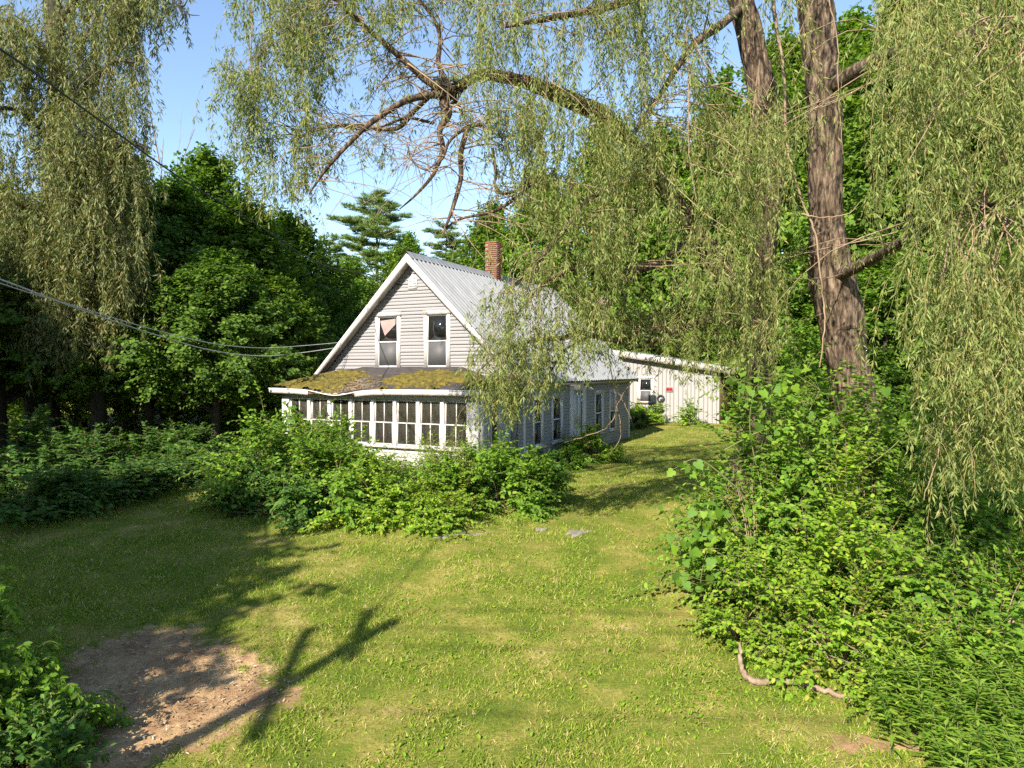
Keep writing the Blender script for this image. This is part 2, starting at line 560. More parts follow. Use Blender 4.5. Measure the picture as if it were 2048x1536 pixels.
def clapboard(parent, p, ang, length, z, h, t, mat):
    key = mat.name
    if key not in _wedge:
        Vw = np.array([[0, 0, 0], [1, 0, 0], [1, -1, 0], [0, -1, 0], [0, 0, 1], [1, 0, 1], [1, -.25, 1], [0, -.25, 1]], float)
        Fw = [[0, 1, 2, 3], [4, 7, 6, 5], [3, 2, 6, 7], [0, 3, 7, 4], [1, 5, 6, 2], [0, 4, 5, 1]]
        _wedge[key] = np_mesh("clapboard", Vw, Fw, mat)
    o = link("clapboard", _wedge[key], parent, (p[0], p[1], z), ang + random.uniform(-.0015, .0015))
    o.scale = (length, t * random.uniform(.85, 1.3), h * 1.12)
    o.rotation_euler[1] = random.uniform(-.0018, .0018)
    return o


random.seed(5)
EXPO = .105
GW = [(-1.42, -.46), (.42, 1.35)]
z = 2.62
while z < 6.05:
    hw = min(HW, (RZ - z - .26) / SL)
    if hw > .12:
        segs = [(-hw, hw)]
        if z > 2.93 and z < 4.70:
            segs = [(-hw, GW[0][0]), (GW[0][1], GW[1][0]), (GW[1][1], hw)]
        elif 5.35 < z < 5.80:
            segs = [(-hw, -.17), (.17, hw)]
        for a, c in segs:
            if c - a > .1:
                clapboard(wall, (a, FY + .03), 0, c - a, z, EXPO, .044, M['siding'])
    z += EXPO
# right-hand wall
RW = [(1.30, 2.05, .55, 2.15), (2.72, 3.62, .55, 2.15), (4.22, 5.66, -.2, 2.4), (6.66, 7.62, .52, 2.15), (8.32, 9.18, .52, 2.15)]
z = -.05
while z < 2.42:
    y = FY + .02
    for (a, c, z0, z1) in RW:
        a += .0
        if z0 - .06 < z < z1:
            if a - y > .05:
                clapboard(wall, (HW - .03, y), math.pi / 2, a - y, z, EXPO, .044, M['siding'])
            y = c
    clapboard(wall, (HW - .03, y), math.pi / 2, BY - .05 - y, z, EXPO, .044, M['siding'])
    z += EXPO


def sash_window(x0, x1, z0, z1, face, lower, upper_extra=None, head=True):
    """double-hung window; face: 'f' front (y = FY) or 'r' right wall (x = HW)"""
    rail = .045

    def put(b, u0, u1, d0, d1, za, zb):
        if face == 'f':
            b.box(u0, u1, FY - d1, FY - d0, za, zb)
        else:
            b.box(HW + d0, HW + d1, u0, u1, za, zb)
    cw = .10
    b = MB()
    put(b, x0, x0 + cw, -.04, .035, z0 + .05, z1 - .12)
    put(b, x1 - cw, x1, -.04, .035, z0 + .05, z1 - .12)
    fr = link("window", b.mesh("window", M['white']), house)
    b = MB(); put(b, x0 - .03, x1 + .03, -.04, .05, z1 - .12, z1 + .01)
    link("head_casing", b.mesh("head_casing", M['fascia']), fr)
    b = MB(); put(b, x0 - .04, x1 + .04, -.04, .075, z0, z0 + .05)
    link("sill", b.mesh("sill", M['fascia']), fr)
    a, c = x0 + cw, x1 - cw
    zm = (z0 + .05 + z1 - .12) / 2
    for k, (za, zb, d) in enumerate(((z0 + .05, zm + .02, .0), (zm - .02, z1 - .12, -.016))):
        b = MB()
        put(b, a, a + rail, d - .012, d + .018, za, zb)
        put(b, c - rail, c, d - .012, d + .018, za, zb)
        put(b, a + rail, c - rail, d - .012, d + .018, za, za + rail * (1.2 if k == 0 else .9))
        put(b, a + rail, c - rail, d - .012, d + .018, zb - rail * .9, zb)
        link("sash", b.mesh("sash", M['white_clean']), fr)
        b = MB()
        put(b, a + rail, c - rail, d - .008, d, za + rail, zb - rail * .9)
        mat = lower if k == 0 else (upper_extra or M['pane'])
        link("pane", b.mesh("pane", mat), fr)
    return fr


w1 = sash_window(GW[0][0], GW[0][1], 2.93, 4.70, 'f', M['screen'])
b = MB()
b.add([(-1.24, FY + .010, 4.45), (-.64, FY + .010, 4.50), (-.66, FY + .010, 4.32), (-1.06, FY + .010, 3.98), (-1.2, FY + .010, 4.3),
       (-1.24, FY + .012, 4.45), (-.64, FY + .012, 4.50), (-.66, FY + .012, 4.32), (-1.06, FY + .012, 3.98), (-1.2, FY + .012, 4.3)],
      [[0, 4, 3, 2, 1], [5, 6, 7, 8, 9]])
cu = link("curtain", b.mesh("curtain", M['curtain']), w1)
cu.location = (0, -.012, 0)
sash_window(GW[1][0], GW[1][1], 2.93, 4.70, 'f', M['screen'])
for i, (a, c, z0, z1) in enumerate(RW):
    if i == 2:
        continue
    sash_window(a, c, z0, z1, 'r', M['pane'], M['paper'] if i == 4 else None)
# recessed side entrance between two pilasters
for a, c in ((4.22, 4.50), (5.40, 5.66)):
    cube("pilaster", house, M['white'], HW - .03, HW + .07, a, c, -.1, 2.36)
dr = link("side_door", MB().box(HW - .06, HW - .01, 4.50, 5.40, 0, 2.2).mesh("side_door", M['frieze']), house)
b = MB()
for za, zb in ((.2, .9), (1.05, 2.05)):
    for ya, yb in ((4.6, 4.9), (5.0, 5.3)):
        b.box(HW - .02, HW + .003, ya, yb, za, zb)
link("door_panel", b.mesh("door_panel", M['white']), dr)
cube("step", house, M['stone'], HW + .05, HW + .55, BY - 1.0, BY - .1, -.12, .06)
# corner boards, frieze, louvred vent
cube("corner_board", house, M['white'], HW - .05, HW + .035, BY - .12, BY + .01, -.1, 2.5)
cube("corner_board", house, M['white'], HW - .05, HW + .035, FY + .35, FY + .48, -.1, 2.5)
b = MB()
b.prism([(-.16, 5.36), (.16, 5.36), (.16, 5.70), (0, 5.86), (-.16, 5.70)], 'y', FY - .02, FY + .03)
vent = link("gable_vent", b.mesh("gable_vent", M['white_clean']), house)
for k in range(5):
    b = MB(); zz = 5.40 + k * .075
    b.add([(-.12, FY - .022, zz), (.12, FY - .022, zz), (.12, FY - .05, zz + .012), (-.12, FY - .05, zz + .012),
           (-.12, FY - .022, zz + .055), (.12, FY - .022, zz + .055)],
          [[0, 3, 2, 1], [3, 4, 5, 2], [0, 4, 3], [1, 2, 5], [0, 1, 5, 4]])
    link("louvre", b.mesh("louvre", M['white_clean']), vent)

# roof: deck, metal panels, ridge cap, rake boards
b = MB()
Y0, Y1 = -.02, 11.35
b.prism([(-EX, roof_z(EX) - .10), (0, RZ - .10), (EX, roof_z(EX) - .10), (EX, roof_z(EX) - .02), (0, RZ - .02), (-EX, roof_z(EX) - .02)], 'y', Y0 + .02, Y1 - .02)
roof = link("roof", b.mesh("roof", M['dark']), house)
PWID = .94
prof = []
for q in range(4):
    c0 = q * PWID / 4
    prof += [(c0, 0), (c0 + .085, 0), (c0 + .105, .042), (c0 + .135, .042), (c0 + .155, 0)]
prof.append((PWID + .04, 0.0))
for side in (1, -1):
    Vp = []; Fp = []
    nrm = np.array([side * SL, 0, 1]); nrm = nrm / np.linalg.norm(nrm)
    ex = EX + .05
    for (yy, hh) in prof:
        for xx in (.02, ex):
            Vp.append(np.array([side * xx, yy, roof_z(xx)]) + nrm * (hh + .004))
    for q in range(len(prof) - 1):
        f = [2 * q, 2 * q + 1, 2 * q + 3, 2 * q + 2]
        Fp.append(f if side > 0 else f[::-1])
    pm = np_mesh("roof_panel", np.array(Vp), Fp, M['metal'])
    y = Y0
    k = 0
    while y < Y1 - .1:
        o = link("roof_panel", pm, roof, (0, y, .004 * (k % 2)))
        if y + PWID > Y1:
            o.scale = (1, (Y1 - y) / PWID, 1)
        y += PWID; k += 1
b = MB()
for side in (1, -1):
    b.add([(0, Y0 - .02, RZ + .075), (side * .2, Y0 - .02, RZ - .2 * SL + .05), (side * .2, Y1 + .02, RZ - .2 * SL + .05), (0, Y1 + .02, RZ + .075)],
          [[0, 1, 2, 3] if side > 0 else [3, 2, 1, 0]])
link("ridge_cap", b.mesh("ridge_cap", M['metal']), roof)
for side in (1, -1):
    for yy, nm in ((Y0, 'f'), (Y1 - .03, 'b')):
        b = MB()
        poly = [(side * 0.001, RZ - .005), (side * (EX + .02), roof_z(EX + .02) - .005), (side * (EX + .02), roof_z(EX + .02) - .2), (side * .001, RZ - .27)]
        if side < 0:
            poly = poly[::-1]
        b.prism(poly, 'y', yy - .02, yy + .02)
        link("rake_board", b.mesh("rake_board", M['white']), roof)
    # boxed soffit under the front overhang
    b = MB()
    poly = [(side * .001, RZ - .20), (side * EX, roof_z(EX) - .13), (side * EX, roof_z(EX) - .16), (side * .001, RZ - .23)]
    b.prism(poly if side > 0 else poly[::-1], 'y', Y0 + .022, FY)
    link("soffit", b.mesh("soffit", M['fascia']), roof)
    b = MB()
    b.box(*sorted((side * (EX - .04), side * (EX - .01))), Y0 + .03, Y1 - .05, roof_z(EX) - .16, roof_z(EX) - .02)
    link("eave_board", b.mesh("eave_board", M['fascia']), roof)


def chimney(cx, cy, w, d, z0, z1, mat, label):
    b = MB(); b.box(cx - w / 2 + .012, cx + w / 2 - .012, cy - d / 2 + .012, cy + d / 2 - .012, z0, z1 - .02)
    ch = link("chimney", b.mesh("chimney", M['mortar']), house)
    ch["label"] = label
    L, T, hgt = .20, .09, .062
    bm = np_mesh("brick", *box_vf(0, 1, 0, 1, 0, 1), mat)
    z = z0; k = 0
    while z < z1 - .01:
        n = max(2, round(w / (L + .012))); lw = w / n
        for face in range(2):
            for q in range(n):
                off = (k % 2) * lw / 2
                a = -w / 2 + q * lw + off; c = a + lw - .012
                c = min(c, w / 2)
                yy = cy - d / 2 if face == 0 else cy + d / 2 - T
                o = link("brick", bm, ch, (cx + a, yy + random.uniform(-.004, .004), z)); o.scale = (c - a, T, hgt)
        n = max(1, round((d - 2 * T) / (L + .012))); lw = (d - 2 * T) / n
        for face in range(2):
            for q in range(n):
                xx = cx - w / 2 if face == 0 else cx + w / 2 - T
                o = link("brick", bm, ch, (xx + random.uniform(-.004, .004), cy - d / 2 + T + q * lw + .006, z)); o.scale = (T, lw - .012, hgt)
        z += hgt + .011; k += 1
    return ch


chimney(0, 5.6, .48, .50, 6.0, 7.62, M['brick'], "red brick chimney on the ridge")
chimney(2.15, 11.75, .42, .45, 3.4, 6.1, M['pale_brick'], "pale chimney behind the far end of the roof")

# porch --------------------------------------------------------------
PX = 3.42; PY = -1.68
b = MB(); b.box(-PX, PX, PY + .03, FY + .02, .0, .16)
porch = link("porch", b.mesh("porch", M['brown_board']), house)
b = MB(); b.box(-PX, PX, PY + .06, PY + .09, .16, .72)
b.box(PX - .09, PX - .06, PY + .09, -.9, .16, .72)
b.box(-PX + .06, -PX + .09, PY + .09, FY, .16, .72)
link("knee_wall", b.mesh("knee_wall", M['white']), porch)
z = -.02
while z < .70:
    clapboard(porch, (-PX, PY + .06), 0, 2 * PX, z, .12, .04, M['white'])
    z += .12
# back wall of the porch and ceiling, coloured dark for the unlit interior
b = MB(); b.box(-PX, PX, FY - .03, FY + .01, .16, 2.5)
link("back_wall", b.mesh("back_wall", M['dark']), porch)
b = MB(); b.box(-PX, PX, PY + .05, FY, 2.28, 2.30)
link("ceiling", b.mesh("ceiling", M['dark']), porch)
# frieze above the windows
b = MB(); b.box(-PX, PX, PY - .01, PY + .07, 2.06, 2.28); b.box(PX - .07, PX + .01, PY + .07, FY, 2.06, 2.28); b.box(-PX - .01, -PX + .07, PY + .07, FY, 2.06, 2.28)
link("frieze", b.mesh("frieze", M['frieze']), porch)
# corner posts
for x0, x1 in ((-PX - .01, -PX + .26), (PX - .33, PX + .01)):
    b = MB(); b.box(x0, x1, PY - .03, PY + .1, .0, 2.06)
    link("corner_post", b.mesh("corner_post", M['white']), porch)
b = MB(); b.box(PX - .06, PX + .025, PY + .1, PY + .36, .0, 2.06)
link("corner_post", b.mesh("corner_post", M['white']), porch)
b = MB(); b.box(-PX - .03, PX + .04, PY - .07, PY + .1, .72, .775)
link("sill", b.mesh("sill", M['fascia']), porch)
nwin = 8
xa, xb = -PX + .26, PX - .33
pw = (xb - xa) / nwin
for k in range(nwin):
    x0 = xa + k * pw; x1 = x0 + pw
    if k > 0:
        cube("mullion", porch, M['white'], x0 - .055, x0 + .055, PY - .025, PY + .08, .775, 2.06)
    a, c = x0 + .058, x1 - .058
    if k == 0:
        a = x0 + .003
    if k == nwin - 1:
        c = x1 - .003
    zm = 1.42
    st = .042
    for (za, zb, d, low) in ((.777, zm + .02, .0, True), (zm - .018, 2.058, .034, False)):
        if k in (0, 1) and low and k == 0:
            continue
        b = MB()
        y0, y1 = PY + d, PY + d + .03
        b.box(a, a + st, y0, y1, za, zb); b.box(c - st, c, y0, y1, za, zb)
        b.box(a + st, c - st, y0, y1, za, za + (.06 if low else .034)); b.box(a + st, c - st, y0, y1, zb - .034, zb)
        mid = (a + c) / 2
        b.box(mid - .012, mid + .012, y0 + .003, y1 - .003, za + .034, zb - .034)
        link("sash", b.mesh("sash", M['white']), porch)
        for (ga, gc) in ((a + st, mid - .012), (mid + .012, c - st)):
            o = cube("pane", porch, M['glass'], ga, gc, y0 + .012, y0 + .016, za + .034, zb - .034)
# right side of the porch: panel, dark opening, post, door
cube("side_panel", porch, M['frieze'], PX - .06, PX - .01, PY + .36, PY + .78, .16, 2.06)
for q in range(3):
    cube("batten", porch, M['white'], PX - .01, PX + .012, PY + .40 + q * .14, PY + .44 + q * .14, .2, 1.45)
cube("opening_sheet", porch, M['brown_board'], PX - .12, PX - .08, PY + .78, PY + 1.12, .16, 2.06)  # brown sheet set across the opening to make it dark
cube("post", porch, M['white'], PX - .07, PX + .025, PY + 1.12, PY + 1.30, .0, 2.06)
dd = link("porch_door", MB().box(PX - .07, PX - .02, PY + 1.30, FY - .02, .05, 2.06).mesh("porch_door", M['frieze']), porch)
for q in range(10):
    clapboard(porch, (PX - .02, PY + 1.31), math.pi / 2, FY - .04 - (PY + 1.31), .08 + q * .115, .115, .018, M['frieze'])

# porch roof: shallow hip with a sagging front edge
RX0, RX1, RY = -3.69, 3.62, -1.95
TX0, TX1 = -1.95, 1.75
EZ, TZ = 2.36, 3.0


def sag(x):
    return -.15 * np.exp(-((x + 1.15) / .75) ** 2) - .04 * np.exp(-((x + 1.5) / 2.2) ** 2)


def proof_z(x, y):
    """top of the porch roof"""
    f = (y - RY) / (FY - RY)
    lf = (x - RX0) / (TX0 - RX0); rf = (RX1 - x) / (RX1 - TX1)
    k = np.clip(np.minimum(np.minimum(f, lf), rf), 0, 1)
    return EZ + (TZ - EZ) * k + sag(x) * (1 - k) ** 1.5


nxp, nyp = 90, 30
xs = np.linspace(RX0, RX1, nxp); ys = np.linspace(RY, FY - .005, nyp)
PXg, PYg = np.meshgrid(xs, ys)
PZg = proof_z(PXg, PYg)
Vt = np.stack([PXg, PYg, PZg], -1).reshape(-1, 3)
Vb = Vt - np.array([0, 0, .05])
ii = (np.arange(nyp - 1)[:, None] * nxp + np.arange(nxp - 1)[None, :]).ravel()
Ft = np.stack([ii, ii + 1, ii + nxp + 1, ii + nxp], -1)
nn = nxp * nyp
ring = list(range(nxp)) + [nxp * r + nxp - 1 for r in range(1, nyp)] + [nxp * (nyp - 1) + q for q in range(nxp - 2, -1, -1)] + [nxp * r for r in range(nyp - 2, 0, -1)]
Fs = [[ring[i], ring[i] + nn, ring[(i + 1) % len(ring)] + nn, ring[(i + 1) % len(ring)]] for i in range(len(ring))]
Fall = np.concatenate([Ft, Ft[:, ::-1] + nn, np.array(Fs)])
link("porch_roof", np_mesh("porch_roof", np.concatenate([Vt, Vb]), Fall, M['shingle']), porch)


# moss: a lumpy mat, thickest along the middle of the slope
nxm, nym = 280, 90
xs = np.linspace(RX0 + .12, RX1 - .05, nxm); ys = np.linspace(RY + .02, FY - .06, nym)
MX, MY = np.meshgrid(xs, ys)
f = (MY - RY) / (FY - RY)
nz1 = .35 * vnoise(MX * 1.5, MY * 5, 1) + .4 * vnoise(MX * 4, MY * 14, 2) + .25 * vnoise(MX * 14, MY * 26, 3)
band = np.exp(-((f - .42) / .30) ** 2)
left = smooth((-.9 - MX) / .8) * np.exp(-((f - .40) / .36) ** 2)
mid = np.exp(-((MX + .9) / .55) ** 2)
rgt = smooth((MX + .2) / .7) * np.exp(-((f - .46) / .22) ** 2)
cover = np.maximum(np.maximum(left * 1.1, rgt), .2 * band) - .32 * mid * (f < .6) + (nz1 - .46) * 1.7 - .25 * smooth((f - .72) / .12)
hgt = np.clip((cover - .34) * .3, -.04, .085) + .03 * (vnoise(MX * 30, MY * 30, 5) - .5)
MZ = proof_z(MX, MY) + np.where(cover > .34, hgt + .006, -.045)
Vm = np.stack([MX, MY, MZ], -1).reshape(-1, 3)
ii = (np.arange(nym - 1)[:, None] * nxm + np.arange(nxm - 1)[None, :]).ravel()
Fm = np.stack([ii, ii + 1, ii + nxm + 1, ii + nxm], -1)
keep = (cover.ravel()[Fm] > .28).any(1)
me = np_mesh("moss", Vm, Fm[keep], M['moss'])
o = link("moss", me, porch, kind="stuff")
# twig litter blown into the sag
n = 700
lx = rng.normal(-1.0, .55, n); lf = rng.beta(2, 3.2, n) * .62
ly = RY + lf * (FY - RY)
O_ = np.stack([lx, ly, proof_z(lx, ly) + rng.uniform(.01, .06, n)], -1)
A_ = runit(n) * [1, .6, .15]
link("twig_litter", leaves_mesh("twig_litter", O_, A_, runit(n) * .4 + [0, 0, 1], rng.uniform(.10, .32, n), (np.array([[0, .025, 0], [1, .012, .02], [1, -.012, .02], [0, -.025, 0]]), [[0, 3, 2, 1]]), M['straw']), porch, kind="stuff")
# fascia: two lengths, broken and rotten at the sag
for (x0, x1, mt, dz, nm) in ((RX0, -2.15, M['fascia'], 0, "fascia"), (-2.15, -.42, M['rotten'], -.01, "rotten_fascia"), (-.42, RX1, M['fascia'], 0, "fascia")):
    k = 24
    xx = np.linspace(x0, x1, k)
    zt = proof_z(xx, np.full(k, RY)) - .02
    if nm == "rotten_fascia":
        zb = EZ - .16 + .02 * rng.normal(size=k)
        zt = np.maximum(zt - .03, zb + .02)
    else:
        zb = np.minimum(zt - .115, EZ - .135)
    Vf = np.array([(x, y, zz) for y in (RY - .03, RY + .0) for x, a, c in zip(xx, zt, zb) for zz in (a, c)])
    Ff = []
    for i in range(k - 1):
        Ff += [[2 * i, 2 * i + 1, 2 * i + 3, 2 * i + 2], [2 * k + 2 * i, 2 * k + 2 * i + 2, 2 * k + 2 * i + 3, 2 * k + 2 * i + 1],
               [2 * i, 2 * i + 2, 2 * k + 2 * i + 2, 2 * k + 2 * i], [2 * i + 1, 2 * k + 2 * i + 1, 2 * k + 2 * i + 3, 2 * i + 3]]
    link(nm, np_mesh(nm, Vf, Ff, mt), porch)
b = MB(); b.box(RX1 - .01, RX1 + .02, RY, FY, EZ - .135, EZ - .02)
link("fascia", b.mesh("fascia", M['white']), porch)
b = MB(); b.box(RX0 - .02, RX0 + .01, RY, FY, EZ - .15, EZ - .03)
link("fascia", b.mesh("fascia", M['white']), porch)
k = 60
xx = np.linspace(RX0 - .02, RX1 + .02, k)
P = np.stack([xx, np.full(k, RY - .03), proof_z(xx, np.full(k, RY)) + .0], -1)
link("drip_edge", Tubes().add(P, np.full(k, .016), 4).mesh("drip_edge", M['white_clean']), porch)
b = MB(); b.box(RX0 + .02, RX1 - .02, RY + .01, PY + .02, EZ - .15, EZ - .135)
link("soffit", b.mesh("soffit", M['white']), porch)


# no-trespassing sign on the porch door, a second on the shed
def wall_sign(label, loc, rotz, w, h, strip):
    t = thing("warning_sign", label, "sign", loc, rotz)
    link("plate", MB().box(-w / 2, w / 2, -.006, 0, 0, h).mesh("plate", M['white_clean']), t)
    link("red_print", MB().box(-w / 2 + .01, w / 2 - .01, -.0085, -.0062, strip, h - .008).mesh("red_print", M['red']), t)
    b = MB()
    for q in range(5):
        a = -w / 2 + .05 + q * (w - .1) / 5
        b.box(a, a + (w - .1) / 7, -.0105, -.0087, strip + (h - strip) * .42, strip + (h - strip) * .72)
    link("print_mark", b.mesh("print_mark", M['black']), t)
    return t


p = H(PX + .025, PY + 1.62, .50)
wall_sign("red and white warning sign low on the porch's side door", tuple(p), ANG + math.pi / 2, .30, .36, .06)

# ------------------------------------------------------------------ shed
SY = 18.4
SO = H(0, SY, 0)
shed = thing("shed", "whitewashed board shed with a low gable standing behind the farmhouse", "shed", (SO[0], SO[1], 0), ANG)
SX0, SX1 = -6.0, 5.94
ZR, AX = 4.02, .0        # apex of the low gable
SLS = .158


def shz(x):
    return ZR - SLS * abs(x - AX)


b = MB(); b.prism([(SX0, -.2), (SX1, -.2), (SX1, shz(SX1) - .2), (AX, ZR - .2), (SX0, shz(SX0) - .2)], 'y', .03, 7.0)
swall = link("wall", b.mesh("wall", M['dark']), shed)
bm = np_mesh("board", *box_vf(0, 1, 0, 1, 0, 1), M['shed_wall'])
x = SX0
k = 0
while x < SX1 - .02:
    wdt = min(random.choice((.19, .2, .22, .25)), SX1 - x)
    o = link("board", bm, swall, (x + .004, -random.uniform(.0, .012), -.05))
    top = min(shz(x), shz(x + wdt)) - .18
    o.scale = (wdt - .02, .03, top + .05 + random.uniform(-.02, .01))
    x += wdt
b = MB(); b.prism([(SX1, -.1), (SX1 + .02, -.1), (SX1 + .02, shz(SX1) - .25), (SX1, shz(SX1) - .25)], 'y', .03, 7.0)
link("side_boards", b.mesh("side_boards", M['brown_board']), shed)
b = MB()
XE0, XE1 = SX0 - .5, SX1 + .8
b.prism([(XE0, shz(XE0) - .12), (AX, ZR - .12), (XE1, shz(XE1) - .12), (XE1, shz(XE1)), (AX, ZR), (XE0, shz(XE0))], 'y', -.32, 7.3)
sroof = link("roof", b.mesh("roof", M['metal']), shed)
for (x0, x1) in ((AX, XE1), (XE0, AX)):
    b = MB(); b.prism([(x0, shz(x0) - .29), (x1, shz(x1) - .29), (x1, shz(x1) + .015), (x0, shz(x0) + .015)], 'y', -.36, -.325)
    link("rake_board", b.mesh("rake_board", M['fascia']), sroof)
gp = np.array([[XE1 - .02, -.36, shz(XE1) - .02], [XE1 - .02, 7.3, shz(XE1) - .02]])
link("gutter", Tubes().add(gp, np.array([.07, .07]), 8).mesh("gutter", M['steel']), sroof)
# shed window
b = MB(); b.box(1.72, 1.84, -.06, -.012, 1.22, 2.45); b.box(2.50, 2.62, -.06, -.012, 1.22, 2.45); b.box(1.70, 2.64, -.065, -.012, 2.45, 2.58)
swin = link("window", b.mesh("window", M['white_clean']), shed)
link("sill", MB().box(1.68, 2.66, -.09, -.012, 1.15, 1.22).mesh("sill", M['dead']), swin)
for (za, zb) in ((1.22, 1.84), (1.80, 2.45)):
    b = MB(); yy = -.05 if za < 1.5 else -.045
    b.box(1.84, 1.89, yy, -.02, za, zb); b.box(2.45, 2.50, yy, -.02, za, zb); b.box(1.89, 2.45, yy, -.02, za, za + .045); b.box(1.89, 2.45, yy, -.02, zb - .045, zb)
    link("sash", b.mesh("sash", M['white_clean']), swin)
    link("pane", MB().box(1.89, 2.45, -.030, -.022, za + .045, zb - .045).mesh("pane", M['screen'] if za < 1.5 else M['pane']), swin)
# coiled hose hung on the wall
p = H(2.98, SY - .06, 1.42)
hose = thing("coiled_hose", "dark round coil of hose hung beside the shed window", "hose", tuple(p), ANG)
k = 160
a = np.linspace(0, 2 * math.pi * 6, k)
rr = .20 - .008 * np.sin(a * .7) - np.linspace(0, .07, k)
P = np.stack([rr * np.cos(a), -.03 + .02 * np.sin(a * .31), rr * np.sin(a)], -1)
link("coil", Tubes().add(P, np.full(k, .014), 5).mesh("coil", M['black']), hose)
link("hook", MB().box(-.05, .05, -.06, .03, -.04, .04).mesh("hook", M['steel']), hose)
p = H(3.42, SY - .05, 1.78)
wall_sign("small red warning sign on the whitewashed shed wall", tuple(p), ANG, .36, .24, .05)

# ------------------------------------------------------------------ trees
def bezier(p0, p1, p2, k):
    t = np.linspace(0, 1, k)[:, None]
    return (1 - t) ** 2 * p0 + 2 * t * (1 - t) * p1 + t ** 2 * p2


def cluster_leaves(C, rad, n_per, flat, size, centre=None, up=.8, droop=.25):
    """leaves scattered round each cluster point, blades mostly facing up and out"""
    n = len(C)
    idx = np.repeat(np.arange(n), n_per)
    m = len(idx)
    d = runit(m) * (rng.random((m, 1)) ** .45)
    d[:, 2] *= flat
    rad = np.broadcast_to(np.asarray(rad, float), (n,))
    O = C[idx] + d * rad[idx][:, None]
    out = np.zeros((m, 3)) if centre is None else norm(O - centre)
    A = runit(m) * .8 + norm(d) * .7 + out * .3
    A[:, 2] = A[:, 2] * .5 - droop
    N = runit(m) * .6 + out * .8 + np.array([0, 0, up * .8])
    return O, A, N, size * rng.uniform(.65, 1.3, m)


def broadleaf(seed, Ht, Rad, base, ncl, nper, lsize, mat, clr=.75, flat=.45, tmpl=T_WIDE, pw=.62):
    """trunk with limbs, and a crown of leaf sprays; returns two meshes"""
    global rng
    rng = np.random.default_rng(seed)
    z0 = base * Ht
    # spray positions inside a lumpy envelope
    u = rng.random(ncl) ** .85
    az = rng.random(ncl) * 2 * math.pi
    lob = 1 + .22 * np.sin(az * 3 + seed + u * 5) + .15 * np.sin(az * 5 - u * 9 + seed * 2) + .17 * rng.normal(size=ncl)
    prof_ = np.sin(math.pi * np.clip(.06 + .94 * u, 0, 1) ** pw) ** .75
    rfrac = rng.random(ncl) ** .42
    rr = Rad * prof_ * lob * rfrac
    C = np.stack([rr * np.cos(az), rr * np.sin(az), z0 + u * (Ht - z0) * (1 - .12 * (rr / Rad) ** 2)], -1)
    tb = Tubes()
    bend = np.array([rng.normal() * .25, rng.normal() * .25])
    kt = 9
    tz = np.linspace(0, Ht * .9, kt)
    TP = np.stack([bend[0] * np.sin(tz / Ht * 3) * Ht * .08, bend[1] * np.sin(tz / Ht * 2.5) * Ht * .08, tz], -1)
    tr = Ht * .022 * (1 - tz / (Ht * .95)) + .02
    tr[0] *= 1.35
    tb.add(TP, tr, 8)
    # limbs to a third of the sprays
    for i in rng.choice(ncl, min(ncl, 46), replace=False):
        c = C[i]
        zs = max(z0 * .55, c[2] - .55 * math.hypot(c[0], c[1]) - .3)
        zs = min(zs, Ht * .85)
        s = np.array([np.interp(zs, tz, TP[:, 0]), np.interp(zs, tz, TP[:, 1]), zs])
        mid = s * .5 + c * .5 + np.array([0, 0, .12 * np.linalg.norm(c - s)])
        P = bezier(s, mid, c, 5)
        r0 = np.interp(zs, tz, tr) * .45
        tb.add(P, np.linspace(r0, .012, 5), 4)
    idx = np.repeat(np.arange(ncl), nper)
    m = len(idx)
    cen = np.array([0, 0, z0 + .3 * (Ht - z0)])
    D = norm(norm(C - cen) * .9 + rng.normal(size=(ncl, 3)) * .5 + [0, 0, .25])
    Ls = clr * 2.3 * rng.uniform(.5, 1.3, ncl)
    t = rng.random(m)
    O = C[idx] + D[idx] * (Ls[idx] * t)[:, None] + rng.normal(size=(m, 3)) * (clr * np.array([.34, .34, .20])) * (1.1 - .6 * t)[:, None]
    O[:, 2] -= .22 * Ls[idx] * t ** 2
    O[:, 2] = np.maximum(O[:, 2], .1)
    A = D[idx] * .6 + runit(m) * .8
    A[:, 2] = A[:, 2] * .5 - .2
    N = runit(m) * .6 + norm(O - cen) * .7 + np.array([0, 0, .6])
    Sz = lsize * rng.uniform(.65, 1.3, m)
    return tb.mesh("trunk", M['bark_dark']), leaves_mesh("crown", O, A, N, Sz, tmpl, mat)


VAR = {
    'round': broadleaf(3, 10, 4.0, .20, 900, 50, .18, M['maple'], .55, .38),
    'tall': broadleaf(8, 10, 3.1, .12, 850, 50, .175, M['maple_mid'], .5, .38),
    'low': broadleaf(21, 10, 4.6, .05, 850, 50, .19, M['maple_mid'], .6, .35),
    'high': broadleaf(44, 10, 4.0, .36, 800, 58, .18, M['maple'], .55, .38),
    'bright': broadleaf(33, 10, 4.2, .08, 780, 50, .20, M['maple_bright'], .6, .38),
}


def put_tree(name, label, cat, var, px, Y, Ht, Rad, rot, group, x=None):
    X = (px - 1024) / FPX * Y if x is None else x
    base_r = {'round': 4.0, 'tall': 3.1, 'low': 4.6, 'bright': 4.2, 'high': 4.0}[var]
    t = thing(name, label, cat, (X, Y, float(gz(X, Y)) - .05), rot, group)
    t.scale = (Rad / base_r, Rad / base_r, Ht / 10)
    link("trunk", VAR[var][0], t); link("crown", VAR[var][1], t, kind="stuff")
    return t


